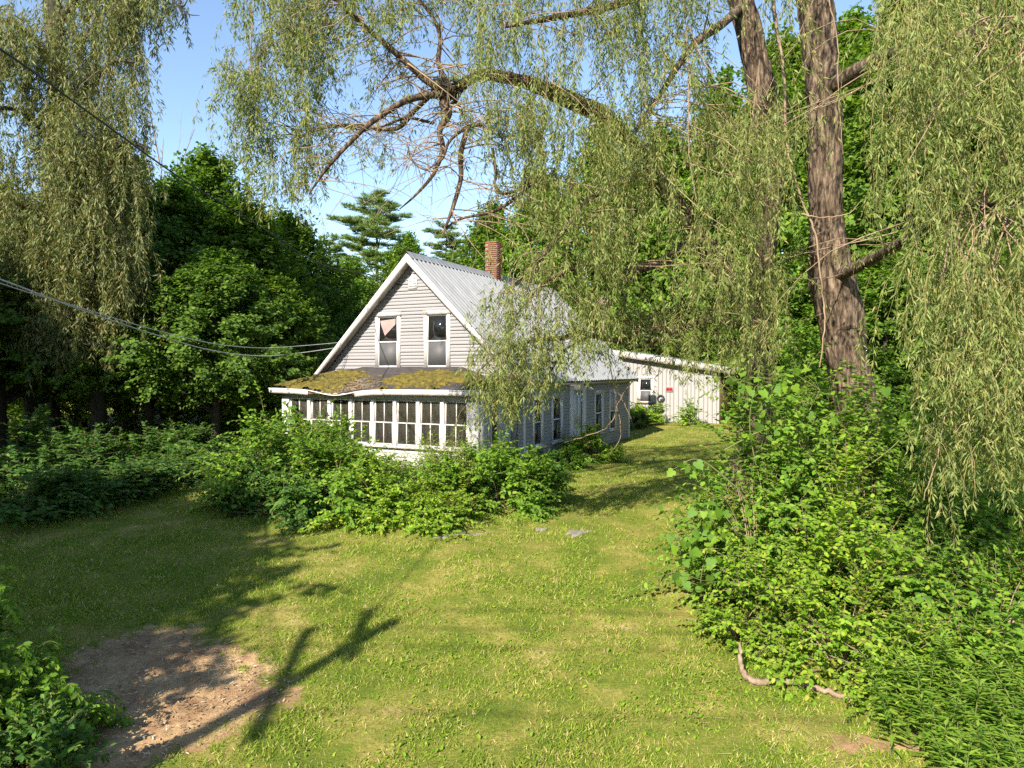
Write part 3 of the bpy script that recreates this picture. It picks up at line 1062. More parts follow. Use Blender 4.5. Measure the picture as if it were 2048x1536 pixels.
LG = "broadleaf trees of the wood left of the house"
RG = "broadleaf trees behind the house and the big willow"
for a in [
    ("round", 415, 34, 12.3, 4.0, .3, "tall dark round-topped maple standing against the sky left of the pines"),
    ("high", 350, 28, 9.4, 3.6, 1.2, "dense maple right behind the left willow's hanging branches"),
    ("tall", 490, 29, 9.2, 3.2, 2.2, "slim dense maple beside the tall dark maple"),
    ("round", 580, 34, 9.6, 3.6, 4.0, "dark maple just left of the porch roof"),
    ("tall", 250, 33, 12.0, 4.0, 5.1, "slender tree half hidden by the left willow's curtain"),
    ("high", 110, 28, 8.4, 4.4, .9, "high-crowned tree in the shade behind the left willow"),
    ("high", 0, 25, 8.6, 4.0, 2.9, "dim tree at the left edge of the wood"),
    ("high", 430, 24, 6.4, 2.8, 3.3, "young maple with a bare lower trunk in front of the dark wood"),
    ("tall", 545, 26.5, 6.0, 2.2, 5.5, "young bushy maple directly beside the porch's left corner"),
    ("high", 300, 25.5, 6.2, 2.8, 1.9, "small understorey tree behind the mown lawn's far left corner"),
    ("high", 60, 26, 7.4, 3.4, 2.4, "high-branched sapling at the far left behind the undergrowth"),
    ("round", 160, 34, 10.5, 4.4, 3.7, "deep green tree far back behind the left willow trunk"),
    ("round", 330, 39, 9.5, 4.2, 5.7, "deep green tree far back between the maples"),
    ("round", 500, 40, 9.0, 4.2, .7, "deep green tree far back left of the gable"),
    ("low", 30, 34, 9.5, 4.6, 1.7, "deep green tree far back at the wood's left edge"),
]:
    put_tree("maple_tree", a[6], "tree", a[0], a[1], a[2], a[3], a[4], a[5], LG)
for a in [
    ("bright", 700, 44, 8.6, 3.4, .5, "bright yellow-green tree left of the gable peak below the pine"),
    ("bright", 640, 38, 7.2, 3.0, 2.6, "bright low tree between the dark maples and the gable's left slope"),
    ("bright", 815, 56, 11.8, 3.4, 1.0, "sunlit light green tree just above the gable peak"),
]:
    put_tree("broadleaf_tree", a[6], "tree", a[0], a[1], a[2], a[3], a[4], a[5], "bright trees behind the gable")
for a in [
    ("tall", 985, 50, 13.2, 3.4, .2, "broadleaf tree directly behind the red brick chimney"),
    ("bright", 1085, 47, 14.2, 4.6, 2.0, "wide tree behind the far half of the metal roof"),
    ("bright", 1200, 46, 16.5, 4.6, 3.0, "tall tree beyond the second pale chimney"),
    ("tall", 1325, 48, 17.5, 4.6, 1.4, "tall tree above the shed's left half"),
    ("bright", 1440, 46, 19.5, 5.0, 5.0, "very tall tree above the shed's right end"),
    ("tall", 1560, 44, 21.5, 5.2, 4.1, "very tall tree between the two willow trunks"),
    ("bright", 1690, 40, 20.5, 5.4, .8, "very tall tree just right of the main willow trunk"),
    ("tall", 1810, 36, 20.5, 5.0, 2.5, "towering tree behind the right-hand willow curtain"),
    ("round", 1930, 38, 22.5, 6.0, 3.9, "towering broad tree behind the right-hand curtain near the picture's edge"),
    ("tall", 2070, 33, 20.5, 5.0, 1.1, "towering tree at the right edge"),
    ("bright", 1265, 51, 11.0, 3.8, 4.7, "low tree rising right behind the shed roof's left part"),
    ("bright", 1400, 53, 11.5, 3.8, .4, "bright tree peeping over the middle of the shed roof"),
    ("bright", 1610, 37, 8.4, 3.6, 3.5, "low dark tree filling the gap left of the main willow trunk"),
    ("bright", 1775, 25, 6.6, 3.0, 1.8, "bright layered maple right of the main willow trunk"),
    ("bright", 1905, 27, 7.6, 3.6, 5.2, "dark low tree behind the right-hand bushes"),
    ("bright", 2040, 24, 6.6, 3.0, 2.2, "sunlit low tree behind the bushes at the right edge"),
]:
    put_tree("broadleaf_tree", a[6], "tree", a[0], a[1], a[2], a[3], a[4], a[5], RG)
# trees outside the frame whose shade lies on the lawn and the left wood
for a in [
    ("high", -14.2, 1.0, 11.6, 4.6, .4, "large maple beside the lawn behind the viewer, nearest the drive"),
    ("high", -15.8, 2.2, 11.0, 4.6, 2.0, "large maple added for denser shade close beside the one nearest the drive"),  # overlapping crown added to thicken the shade on the lawn
    ("high", -14.9, -1.0, 12.0, 4.4, 4.2, "large maple added for denser shade behind the one nearest the drive"),  # third crown, added for the same denser lawn shade
    ("round", -21.0, 4.6, 11.0, 5.0, 2.4, "large maple left of the lawn, midway to the wood"),
    ("round", -20.2, 14.6, 11.5, 4.6, 5.4, "large maple at the corner of the wood outside the view"),
    ("tall", -27.0, 11.0, 12.5, 5.0, 4.4, "large maple left of the lawn, farthest from the drive"),
]:
    put_tree("maple_tree", a[6], "tree", a[0], 0, a[2], a[3], a[4], a[5], "shade trees along the left of the lawn", x=a[1])


# pines
def pine(seed, Ht, Rad, base):
    global rng
    rng = np.random.default_rng(seed)
    tb = Tubes()
    tz = np.linspace(0, Ht * .97, 10)
    tb.add(np.stack([tz * 0, tz * 0, tz], -1), Ht * .016 * (1 - tz / Ht) + .02, 7)
    Cs = []
    z = base * Ht
    while z < Ht * .98:
        f = (z - base * Ht) / (Ht - base * Ht)
        rmax = Rad * (1 - f) ** .6 * rng.uniform(.6, 1.15) + .35
        for q in range(5):
            az = rng.random() * 2 * math.pi
            L = rmax * rng.uniform(.55, 1.15)
            e = np.array([L * math.cos(az), L * math.sin(az), z + L * .16 + .12 * rng.normal()])
            s = np.array([0, 0, z])
            P = bezier(s, (s + e) / 2 - [0, 0, .1 * L], e, 5)
            tb.add(P, np.linspace(.05, .012, 5), 4)
            for t in np.linspace(.35, 1, max(2, int(L / .35))):
                c = s * (1 - t) + e * t
                side = np.array([-math.sin(az), math.cos(az), 0])
                for _ in range(2):
                    Cs.append(c + side * rng.normal() * .28 * L * (1.1 - t * .5) + [0, 0, .1 + .05 * rng.normal()])
        z += rng.uniform(.55, .95)
    Cs = np.array(Cs)
    n = len(Cs); per = 44
    idx = np.repeat(np.arange(n), per)
    d = runit(len(idx)); d[:, 2] = np.abs(d[:, 2]) * .7
    O = Cs[idx] + d * [.34, .34, .12] * rng.random((len(idx), 1))
    return tb.mesh("trunk", M['bark_dark']), leaves_mesh("crown", O, d + [0, 0, .25], runit(len(idx)), rng.uniform(.2, .42, len(idx)), (np.array([[0, .09, 0], [1, 0, 0], [0, -.09, 0]]), [[0, 2, 1]]), M['pine'])


pv = [pine(4, 17, 6.6, .3), pine(9, 17, 5.6, .35)]
for (px, Y, Ht, k, rot, lab) in ((755, 58, 16.9, 0, 0, "tall white pine with layered boughs standing above the gable's left side"), (893, 64, 15.3, 1, 1, "white pine peeking over the metal roof left of the chimney"), (655, 60, 13.2, 1, 3, "lower white pine at the left foot of the tall pine")):
    X = (px - 1024) / FPX * Y
    t = thing("pine_tree", lab, "tree", (X, Y, float(gz(X, Y))), rot, "white pines behind the house")
    t.scale = (Ht / 17,) * 3
    link("trunk", pv[k][0], t); link("crown", pv[k][1], t, kind="stuff")


# bare dead trees left of the maple top
def bare_tree(px, Y, top, seed, lab):
    global rng
    rng = np.random.default_rng(seed)
    X = (px - 1024) / FPX * Y
    Ht = CAM_Z + (740 - top) / FPX * Y
    tb = Tubes()

    def grow(p, d, L, r, lev):
        e = p + d * L
        P = bezier(p, (p + e) / 2 + rng.normal(size=3) * L * .05, e, 5)
        tb.add(P, np.linspace(r, r * (.12 if lev == 0 else .4), 5), 5 if lev < 2 else 3)
        if lev < 3:
            for q in range(4 if lev == 0 else 3):
                t = rng.uniform(.35, .95)
                nd = norm(d + rng.normal(size=3) * .5 + [0, 0, .25])
                grow(p + (e - p) * t, nd, L * rng.uniform(.3, .55), r * .5 * (1 - .4 * t), lev + 1)
    grow(np.zeros(3), np.array([.08 * rng.normal(), .05, 1.0]), Ht * .92, .11, 0)
    t = thing("bare_tree", lab, "tree", (X, Y, float(gz(X, Y))), 0, "bare trees against the sky")
    link("trunk", tb.mesh("trunk", M['twig']), t)


bare_tree(338, 36, 290, 3, "leafless grey sapling rising beside the tall dark maple")
bare_tree(268, 34, 225, 6, "leafless thin tree close to the left willow's edge")

# ------------------------------------------------------------------ willows
def strands(starts, outd, L, leaf, spacing, mat_leaf, mat_stem, stem_r=.0035, kstem=5, side_amp=.55):
    """hanging shoots: returns (leaf mesh, stem tubes)"""
    n = len(starts)
    k = kstem
    s = np.linspace(0, 1, k)
    ph = rng.random((n, 2)) * 6.28
    fr = rng.uniform(.8, 2.0, (n, 1))

    def pos(i, t):
        """point at fraction t along strand i"""
        Li = L[i][:, None]; tt = t[:, None]
        sl = tt * Li
        o = outd[i] * (1 - np.exp(-sl / .35))
        sw = np.concatenate([np.sin(ph[i, 0:1] + fr[i] * sl * 2.2), np.cos(ph[i, 1:2] + fr[i] * sl * 1.9), np.zeros_like(sl)], -1) * .10 * tt
        lift = .18 * np.linalg.norm(outd[i], axis=-1, keepdims=True) * np.sin(np.clip(sl / .5, 0, 1) * math.pi)
        return starts[i] + o + sw + np.concatenate([0 * sl, 0 * sl, -sl * (1 - .25 * np.exp(-sl / .3)) + lift], -1)
    ia = np.repeat(np.arange(n), k)
    P = pos(ia, np.tile(s, n)).reshape(n, k, 3)
    Rr = np.linspace(stem_r, stem_r * .35, k)[None].repeat(n, 0)
    cnt = np.maximum(4, (L / spacing).astype(int))
    il = np.repeat(np.arange(n), cnt)
    # leaves gather in tufts along the shoot
    tufts = rng.random((n, 5)) ** .75
    t = np.clip(tufts[il, rng.integers(0, 5, len(il))] + rng.normal(size=len(il)) * .075, 0, 1)
    t = np.where(rng.random(len(il)) < .35, rng.random(len(il)), t)
    O = pos(il, t)
    O2 = pos(il, np.minimum(t + .02, 1.02))
    T = norm(O2 - O + [0, 0, -1e-4])
    az = rng.random(len(il)) * 6.283
    side = np.stack([np.cos(az), np.sin(az), np.zeros_like(az)], -1)
    A = T * rng.uniform(.45, 1.2, (len(il), 1)) + side * side_amp + rng.normal(size=(len(il), 3)) * .18
    O = O + side * (rng.random((len(il), 1)) ** 1.5 * .055)
    N = side * .5 + runit(len(il)) * .7 + np.array([0, 0, .35])
    Sz = leaf * rng.uniform(.6, 1.25, len(il))
    return (O, A, N, Sz), P, Rr


class Willow:
    def __init__(self):
        self.nodes = []      # points on the wood, to carry twigs
        self.wood = Tubes()
        self.limbs = []
        self.L = []          # leaf arrays
        self.stem = Tubes()
        self.twig = Tubes()

    def limb(self, name, pts, r, k=28, sides=10, rough=.0):
        """pts: (px, py, Y); r: radii at those points"""
        if rough:
            k *= 4; sides = 56
        P = spline([W(*q) for q in pts], k)
        rr = np.interp(np.linspace(0, 1, k), np.linspace(0, 1, len(r)), r)
        V, F = tube_batch(P, rr, sides)
        if rough:
            # furrowed bark: ridges that run up the stem and fork
            vv = V.reshape(k, sides, 3)
            ax = P[:, None, :]
            ht = np.cumsum(np.concatenate([[0], np.linalg.norm(np.diff(P, axis=0), axis=1)]))[:, None].repeat(sides, 1)
            an = np.arange(sides)[None].repeat(k, 0) / sides
            tw_ = an * 16 + .9 * np.sin(ht * 1.7) + 1.3 * vnoise(an * 8, ht * 2.2, 21)
            rg = 1 - np.abs(2 * (tw_ % 1) - 1)
            brk = vnoise(an * 32, ht * 5.5, 22)
            lump = vnoise(np.minimum(an, 1 - an) * 8, ht * 1.2, 23) - .5
            disp = (np.minimum(rg, .62) / .62 - .6) * .065 * (.45 + .9 * brk) + lump * .07 * np.minimum(rr[:, None] / .3, 1.5) + (brk - .5) * .015
            dirv = norm(vv - ax)
            V = (vv + dirv * disp[:, :, None]).reshape(-1, 3)
        self.limbs.append((name, V, F, rough))
        self.nodes.append(np.concatenate([P, rr[:, None]], -1))
        return P

    def hang(self, starts, L, leaf, spacing, mats, spread=.22, twigs=True, per=6, jit=.3, maxd=4.0):
        """groups of shoots at every start, tied to the nearest wood by a thin arching twig"""
        n = len(starts)
        nodes = np.concatenate(self.nodes)
        if twigs:
            for c in starts:
                d = np.linalg.norm(nodes[:, :3] - c - [0, 0, .2], axis=1) + 2.0 * np.maximum(c[2] - nodes[:, 2], 0) * .3
                near = np.argsort(d)[:26]
                near = near[d[near] < d[near[0]] + .9]
                q = nodes[near[rng.integers(0, len(near))]]
                D = np.linalg.norm(q[:3] - c)
                if D < .1 or D > maxd or rng.random() < .12 * D:
                    continue
                mid = (q[:3] + c) / 2 + np.array([0, 0, .2 * D]) + rng.normal(size=3) * .2 * D
                P = bezier(q[:3], mid, c, 7) + rng.normal(size=(7, 3)) * .022
                P[0] = q[:3]
                r0 = min(.014, .006 + .004 * D)
                self.twig.add(P, np.linspace(r0, .004, 7), 4)
        idx = np.repeat(np.arange(n), per)
        st = starts[idx] + rng.normal(size=(len(idx), 3)) * [jit, jit, jit * .7]
        az = rng.random(len(idx)) * 6.283
        ou = np.stack([np.cos(az), np.sin(az), 0 * az], -1) * spread * rng.uniform(.3, 1.6, (len(idx), 1))
        LL = np.repeat(L, per) * rng.uniform(.55, 1.15, len(idx))
        lv, P, Rr = strands(st, ou, LL, leaf, spacing, *mats)
        self.L.append(lv)
        self.stem.add(P, Rr, 3)

    def crown_mesh(self, mat):
        O, A, N, Sz = (np.concatenate([q[i] for q in self.L]) for i in range(4))
        return leaves_mesh("crown", O, A, N, Sz, T_WILLOW, mat)


def in_box(n, x0, x1, y0, y1, Y0, Y1, ypow=1.0):
    px = rng.uniform(x0, x1, n); py = y0 + (y1 - y0) * rng.random(n) ** ypow; YY = rng.uniform(Y0, Y1, n)
    ok = np.ones(n, bool)
    for a, b_, c, d_ in ((945, 1020, 300, 570), (700, 955, 330, 500), (700, 940, 480, 780), (1440, 1560, -60, 190), (1590, 1700, 240, 760)):
        ok &= ~((px > a) & (px < b_) & (py > c) & (py < d_))
    return np.stack([(px - 1024) / FPX * YY, YY, CAM_Z + (740 - py) / FPX * YY], -1)[ok]


rng = np.random.default_rng(77)
wb = Willow()
# trunks and limbs
wb.limb("trunk", [(1745, 1060, 13.9), (1732, 930, 13.9), (1716, 830, 14), (1690, 700, 14), (1664, 565, 14), (1650, 430, 14), (1647, 280, 14), (1636, 130, 14), (1620, 0, 14), (1600, -180, 13.9), (1570, -420, 13.6), (1560, -620, 13.4)],
        [.40, .37, .36, .385, .43, .28, .29, .31, .30, .27, .2, .12], 60, 20, 1)
wb.limb("limb", [(1500, 985, 15.4), (1512, 800, 15.3), (1518, 690, 15.2), (1522, 560, 15.2), (1534, 420, 15.2), (1540, 280, 15.2), (1522, 190, 15.2), (1498, 90, 15.2), (1474, 0, 15.2), (1440, -150, 15), (1380, -330, 14.4)],
        [.42, .32, .27, .25, .25, .26, .28, .25, .22, .17, .1], 50, 16, 1)
main = wb.limb("limb", [(1512, 760, 15.3), (1507, 650, 15.1), (1448, 548, 14.8), (1388, 465, 14.5), (1304, 350, 14.1), (1255, 285, 13.8), (1206, 236, 13.5), (1145, 207, 13.3), (1060, 172, 13.1), (975, 154, 12.9), (944, 161, 12.8), (903, 190, 12.7), (880, 178, 12.7)],
               [.27, .26, .24, .18, .165, .15, .14, .13, .10, .075, .07, .09, .07], 60, 14, 1)
BR = [
    ([(900, 190, 12.7), (858, 168, 12.6), (825, 140, 12.5), (780, 100, 12.4), (722, 50, 12.3), (660, -10, 12.2), (580, -70, 12.1)], [.09, .07, .06, .055, .045, .035, .02]),
    ([(905, 188, 12.7), (893, 165, 12.9), (878, 130, 13), (882, 80, 13.1), (866, 40, 13.2), (835, 0, 13.3), (790, -60, 13.4)], [.06, .05, .045, .04, .035, .03, .02]),
    ([(895, 192, 12.7), (850, 196, 12.5), (805, 210, 12.3), (745, 248, 12.1), (700, 290, 12.0), (655, 340, 11.9), (620, 390, 11.9)], [.08, .065, .055, .05, .04, .03, .012]),
    ([(860, 196, 12.6), (830, 225, 12.8), (790, 262, 13), (700, 254, 13.1), (640, 262, 13.2), (590, 285, 13.3)], [.05, .045, .04, .035, .028, .012]),
    ([(893, 196, 12.7), (888, 215, 12.7), (897, 232, 12.7), (880, 265, 12.7), (886, 300, 12.7), (868, 350, 12.7), (832, 392, 12.6), (800, 420, 12.6)], [.085, .08, .075, .055, .045, .035, .022, .01]),
    ([(935, 260, 12.6), (922, 310, 12.6), (922, 360, 12.6), (905, 420, 12.5), (886, 470, 12.5)], [.045, .05, .042, .036, .014]),
    ([(965, 252, 12.7), (935, 258, 12.6), (900, 285, 12.6), (885, 320, 12.5), (850, 345, 12.4)], [.03, .035, .03, .022, .008]),
    ([(903, 195, 12.8), (918, 215, 12.9), (930, 245, 12.8), (938, 262, 12.7)], [.04, .03, .025, .03]),
    ([(868, 250, 12.8), (815, 240, 12.6), (760, 258, 12.5), (700, 262, 12.4)], [.03, .025, .02, .01]),
    ([(812, 280, 12.3), (830, 330, 12.2), (870, 345, 12.2), (905, 330, 12.3)], [.012, .012, .01, .006]),
    ([(880, 468, 12.5), (920, 440, 12.6), (985, 425, 12.8), (1035, 395, 13), (1080, 350, 13.2)], [.012, .022, .028, .035, .05]),
    ([(985, 300, 13), (992, 350, 12.9), (990, 372, 12.8), (1010, 390, 12.8), (1060, 372, 13)], [.03, .03, .03, .025, .012]),
    ([(1300, 345, 14.1), (1240, 365, 13.6), (1180, 400, 13.2), (1120, 470, 12.8), (1060, 540, 12.6), (1000, 590, 12.5)], [.10, .085, .07, .05, .035, .012]),
    ([(1390, 470, 14.5), (1330, 520, 13.8), (1260, 540, 13.2), (1180, 530, 12.9), (1100, 560, 12.6), (1040, 620, 12.5)], [.11, .09, .07, .05, .035, .012]),
    # limbs above the frame that carry the long curtains
    ([(1640, 190, 14), (1740, 130, 12.8), (1850, 90, 11), (1980, 70, 9.2), (2100, 40, 8)], [.17, .13, .11, .09, .05]),
    ([(1600, -180, 13.9), (1720, -300, 12.2), (1860, -380, 10.2), (2000, -340, 8.8), (2150, -240, 7.8)], [.2, .16, .13, .09, .04]),
    ([(1600, -150, 13.9), (1520, -330, 12.4), (1440, -420, 11), (1340, -420, 10.2), (1240, -340, 9.8)], [.18, .14, .11, .08, .04]),
    ([(1440, -150, 15), (1300, -260, 14.4), (1120, -240, 13.8), (940, -180, 13.2), (760, -150, 12.8), (600, -120, 12.6), (480, -60, 12.6)], [.15, .13, .11, .09, .06, .04, .015]),
    ([(1440, -150, 15), (1350, -40, 14), (1250, 10, 13), (1120, 40, 12.4), (1010, 60, 12)], [.12, .1, .08, .06, .03]),
    ([(1480, 20, 15.2), (1440, 55, 14.4), (1380, 100, 13.6), (1320, 190, 13), (1270, 260, 12.6)], [.1, .09, .07, .05, .02]),
    ([(1660, 560, 14), (1740, 520, 12.6), (1830, 470, 11), (1930, 420, 9.6), (2060, 400, 8.6)], [.13, .1, .08, .06, .03]),
    # low bough reaching over the roof, with its tangle of dead twigs
    ([(1505, 660, 15.1), (1440, 640, 14.6), (1360, 655, 14.2), (1290, 690, 13.9), (1242, 684, 13.7), (1186, 672, 13.5), (1154, 665, 13.4), (1128, 676, 13.3), (1076, 680, 13.1), (1010, 700, 12.9), (950, 748, 12.7)], [.10, .085, .08, .06, .055, .055, .055, .05, .04, .025, .008]),
    ([(1186, 672, 13.5), (1130, 700, 13.1), (1090, 760, 12.8), (1040, 800, 12.6)], [.03, .025, .018, .006]),
]
for pts, r in BR:
    wb.limb("branch", pts, r, 5 * len(pts), 8)
# side twigs on the bare boughs
rng = np.random.default_rng(5)
allbr = [nd for nd in wb.nodes[3:15]]
for nd in allbr:
    for _ in range(15):
        q = nd[rng.integers(3, len(nd))]
        az = rng.random() * 6.283
        D = rng.uniform(.4, 1.6)
        e = q[:3] + np.array([math.cos(az) * D, math.sin(az) * D * .7, rng.uniform(-.75, .3) * D])
        P = bezier(q[:3], (q[:3] + e) / 2 + rng.normal(size=3) * .14 + [0, 0, .12 * D], e, 7)
        wb.twig.add(P, np.linspace(max(.007, min(.018, q[3] * .4)), .003, 7), 4)
        for _k in range(3):
            q2 = P[rng.integers(2, 6)]
            e2 = q2 + rng.normal(size=3) * .2 * D + [0, 0, -.18 * D]
            wb.twig.add(bezier(q2, (q2 + e2) / 2 + rng.normal(size=3) * .05, e2, 5), np.linspace(.006, .0025, 5), 3)
# hanging foliage
rng = np.random.default_rng(19)
WM = (M['willow'], M['willow_stem'])


def zone(n, box, L, per=6, leaf=.104, sp=.0235, spread=.22, jit=.17, twigs=True, ypow=1.0, maxd=3.0):
    st = in_box(n, *box, ypow)
    wb.hang(st, rng.uniform(L[0], L[1], len(st)), leaf, sp, WM, spread, twigs, per, jit, maxd)


zone(44, (470, 720, -110, 60, 11.8, 13.6), (.4, 1.3), 7, .10)
zone(32, (480, 650, 40, 200, 11.8, 13.4), (.4, 1.1), 7, .10)
zone(26, (465, 560, 130, 310, 11.8, 13), (.4, 1.0), 7, .10)
zone(20, (510, 640, 220, 370, 11.8, 13), (.3, .9), 7, .10)
zone(40, (700, 980, -120, 40, 12, 13.8), (.3, .9), 7, .10)
zone(20, (640, 900, 40, 190, 12, 13.4), (.2, .6), 5, .10)
zone(22, (590, 820, 230, 370, 12, 12.8), (.2, .6), 4, .10)
zone(12, (820, 960, 150, 320, 12.4, 12.9), (.2, .5), 3, .10)
zone(58, (950, 1480, -150, 60, 11.2, 14.6), (.7, 1.8), 7, .10)
zone(46, (960, 1480, 20, 240, 11.2, 14.4), (.6, 1.6), 7, .10)
zone(40, (950, 1300, 180, 400, 11.4, 13.6), (.5, 1.4), 7, .10)
zone(34, (1180, 1480, 220, 480, 11.4, 14), (.6, 1.4), 6, .10)
zone(30, (960, 1240, 380, 540, 11.8, 13), (.5, 1.3), 6, .10)
zone(50, (960, 1215, 540, 690, 12.0, 13.2), (.4, 1.2), 6, .10)
zone(24, (945, 1130, 670, 790, 12.0, 12.9), (.35, .95), 6, .10)
zone(22, (1200, 1470, 540, 660, 12.6, 14.2), (.4, 1.0), 5, .10)
zone(40, (1460, 1590, -120, 320, 10.4, 13.0), (.6, 1.6), 6, .10, maxd=5)
zone(40, (1430, 1590, 200, 640, 10.8, 13.6), (.5, 1.3), 6, .10, maxd=5)
zone(7, (1640, 1720, 380, 560, 10.8, 12.6), (.4, .8), 5, .10, maxd=5)
zone(30, (1745, 2110, -160, 80, 7.6, 11.5), (.8, 2.1), 9, .082, .0165, maxd=4)
zone(25, (1755, 2110, 60, 330, 7.6, 11.0), (.7, 1.8), 9, .082, .0165, maxd=4)
zone(23, (1800, 2110, 320, 560, 7.4, 10.0), (.6, 1.6), 9, .082, .0165, maxd=4)
zone(26, (1860, 2110, 540, 790, 7.2, 8.8), (.6, 1.4), 9, .082, .0165, maxd=4)
zone(16, (1440, 1600, 480, 720, 11, 13.8), (.4, 1.1), 6, .10, maxd=5)
zone(16, (1860, 2110, 760, 900, 7.2, 8.6), (.4, 1.0), 8, .082, .0165, maxd=4)
zone(16, (1240, 1460, 630, 730, 12.8, 14.2), (.3, .8), 6, .10)
# unseen foliage added above the view to block sky light, on the high limbs
zone(46, (1100, 2000, -800, -250, 9.5, 15.5), (.8, 2.0), 6, .17, .05, jit=.6, maxd=6)
# long bare shoots hanging free in front of the trunks
for pts, r in [
    ([(1533, -60, 11), (1548, 60, 11), (1562, 150, 11), (1572, 300, 11), (1600, 400, 11), (1628, 470, 11), (1640, 560, 11), (1648, 640, 11), (1640, 735, 11)], .03),
    ([(1360, -40, 11.5), (1372, 130, 11.5), (1376, 300, 11.5), (1390, 400, 11.4)], .014),
    ([(1375, 60, 11.5), (1400, 120, 11.4), (1430, 158, 11.3), (1478, 160, 11.3)], .012),
    ([(1640, -30, 10.6), (1668, 80, 10.6), (1672, 190, 10.6), (1682, 310, 10.6)], .012),
    ([(1760, 120, 9.8), (1768, 210, 9.7), (1800, 300, 9.6), (1830, 360, 9.5)], .012),
    ([(1510, 160, 11.2), (1500, 260, 11.2), (1492, 330, 11.2), (1520, 400, 11.2), (1560, 430, 11.1)], .013),
    ([(1600, 430, 11), (1640, 436, 10.9), (1690, 430, 10.8), (1715, 410, 10.8)], .012),
    ([(1378, 330, 11.4), (1440, 348, 11.4), (1500, 352, 11.3)], .010),
    ([(1266, 760, 13.4), (1240, 800, 13.4), (1220, 850, 13.4), (1180, 870, 13.3), (1130, 885, 13.2)], .013),
    ([(1215, 700, 13.5), (1232, 800, 13.5), (1242, 870, 13.5), (1220, 910, 13.5)], .012),
    ([(1225, 760, 13.5), (1250, 810, 13.5), (1262, 838, 13.5)], .01),
    ([(1960, 700, 7.8), (1900, 800, 7.8), (1880, 900, 7.8), (1850, 1000, 7.8)], .012),
    ([(1935, 760, 7.8), (1945, 900, 7.8), (1955, 1000, 7.8)], .010),
    ([(850, 350, 12.4), (780, 400, 12.4), (740, 450, 12.5)], .007),
    ([(905, 420, 12.5), (912, 470, 12.5), (902, 530, 12.5)], .006),
]:
    k = 6 * len(pts)
    P = spline([W(*q) for q in pts], k)
    P += rng.normal(size=P.shape) * .006
    wb.twig.add(P, np.linspace(r, r * .35, k), 5)
# tangle of dead twigs on the low bough
rng = np.random.default_rng(40)
for _ in range(34):
    s = W(rng.uniform(1255, 1350), rng.uniform(650, 690), rng.uniform(13.6, 14.2))
    e = W(rng.uniform(1200, 1375), rng.uniform(605, 690), rng.uniform(13.4, 14.2))
    P = bezier(s, (s + e) / 2 + rng.normal(size=3) * .2, e, 7)
    wb.twig.add(P, np.linspace(.014, .004, 7), 4)


wroot = W(1722, 1060, 13.9)
willow = thing("willow_tree", "huge old weeping willow with thick furrowed trunks right of the house", "tree", (float(wroot[0]), float(wroot[1]), 0))
off = np.array([wroot[0], wroot[1], 0])
for name, V, F, rough in wb.limbs:
    V = V - off
    o = link(name, np_mesh(name, V, F, M['bark']), willow)
    smooth_shade(o.data)
tw = wb.twig.mesh("twig", M['twig']); tw.transform(Matrix.Translation(-Vector(off)))
link("twig", tw, willow, kind="stuff")
st = wb.stem.mesh("hanging_shoot", M['willow_stem']); st.transform(Matrix.Translation(-Vector(off)))
link("hanging_shoot", st, willow, kind="stuff")
cr = wb.crown_mesh(M['willow']); cr.transform(Matrix.Translation(-Vector(off)))
link("crown", cr, willow, kind="stuff")
# clump of debris caught in the fork
rng = np.random.default_rng(2)
p = W(893, 182, 12.7)
nest = thing("twig_nest", "dark clump of twigs caught in the fork of the willow's arching limb", "nest", tuple(float(q) for q in p))
n = 150
d = runit(n) * [.24, .2, .13]
A_ = np.cross(d, runit(n))
tbn = Tubes()
for q, a in zip(d, A_):
    a = a / (np.linalg.norm(a) + 1e-6)
    tbn.add(np.array([q - a * .16, q + rng.normal(size=3) * .02, q + a * .16]), np.array([.007, .009, .006]), 3)
link("twig", tbn.mesh("twig", M['bark_dark']), nest, kind="stuff")

# left willow: rounded tiers of hanging shoots
rng = np.random.default_rng(31)
wf = Willow()
wf.limb("trunk", [(197, 905, 24), (196, 800, 24), (192, 700, 24), (170, 560, 24), (150, 420, 24), (130, 250, 24), (118, 60, 24), (105, -120, 24), (100, -300, 24)], [.26, .22, .21, .22, .28, .3, .3, .24, .1], 40, 12)
for pts, r in [
    ([(150, 420, 24), (200, 340, 23), (255, 290, 22.4), (300, 300, 22.2)], [.16, .12, .09, .03]),
    ([(130, 250, 24), (180, 180, 22.8), (235, 130, 22.2), (280, 130, 22)], [.16, .12, .08, .03]),
    ([(118, 60, 24), (190, -20, 23), (280, -70, 22.6), (335, -60, 22.4)], [.16, .12, .08, .03]),
    ([(140, 330, 24), (80, 250, 22.5), (20, 220, 21.6), (-60, 240, 21)], [.14, .1, .07, .03]),
    ([(125, 150, 24), (60, 70, 22.4), (-20, 40, 21.6), (-90, 60, 21)], [.14, .1, .07, .03]),
    ([(160, 480, 24), (220, 440, 22.8), (260, 440, 22.4)], [.12, .08, .03]),
    ([(160, 500, 24), (90, 430, 22.6), (10, 410, 21.6), (-60, 430, 21)], [.12, .09, .06, .03]),
    ([(110, -60, 24), (140, -160, 25), (220, -200, 25.5), (300, -160, 25.5)], [.16, .12, .08, .03]),
]:
    wf.limb("branch", pts, r, 20, 7)


def wzone(n, box, L, per=9, leaf=.185, sp=.046, jit=.26):
    st = in_box(n, *box)
    wf.hang(st, rng.uniform(L[0], L[1], len(st)) * .95, leaf, sp, (M['willow_far'], M['willow_stem']), .35, True, per, jit, 2.0)


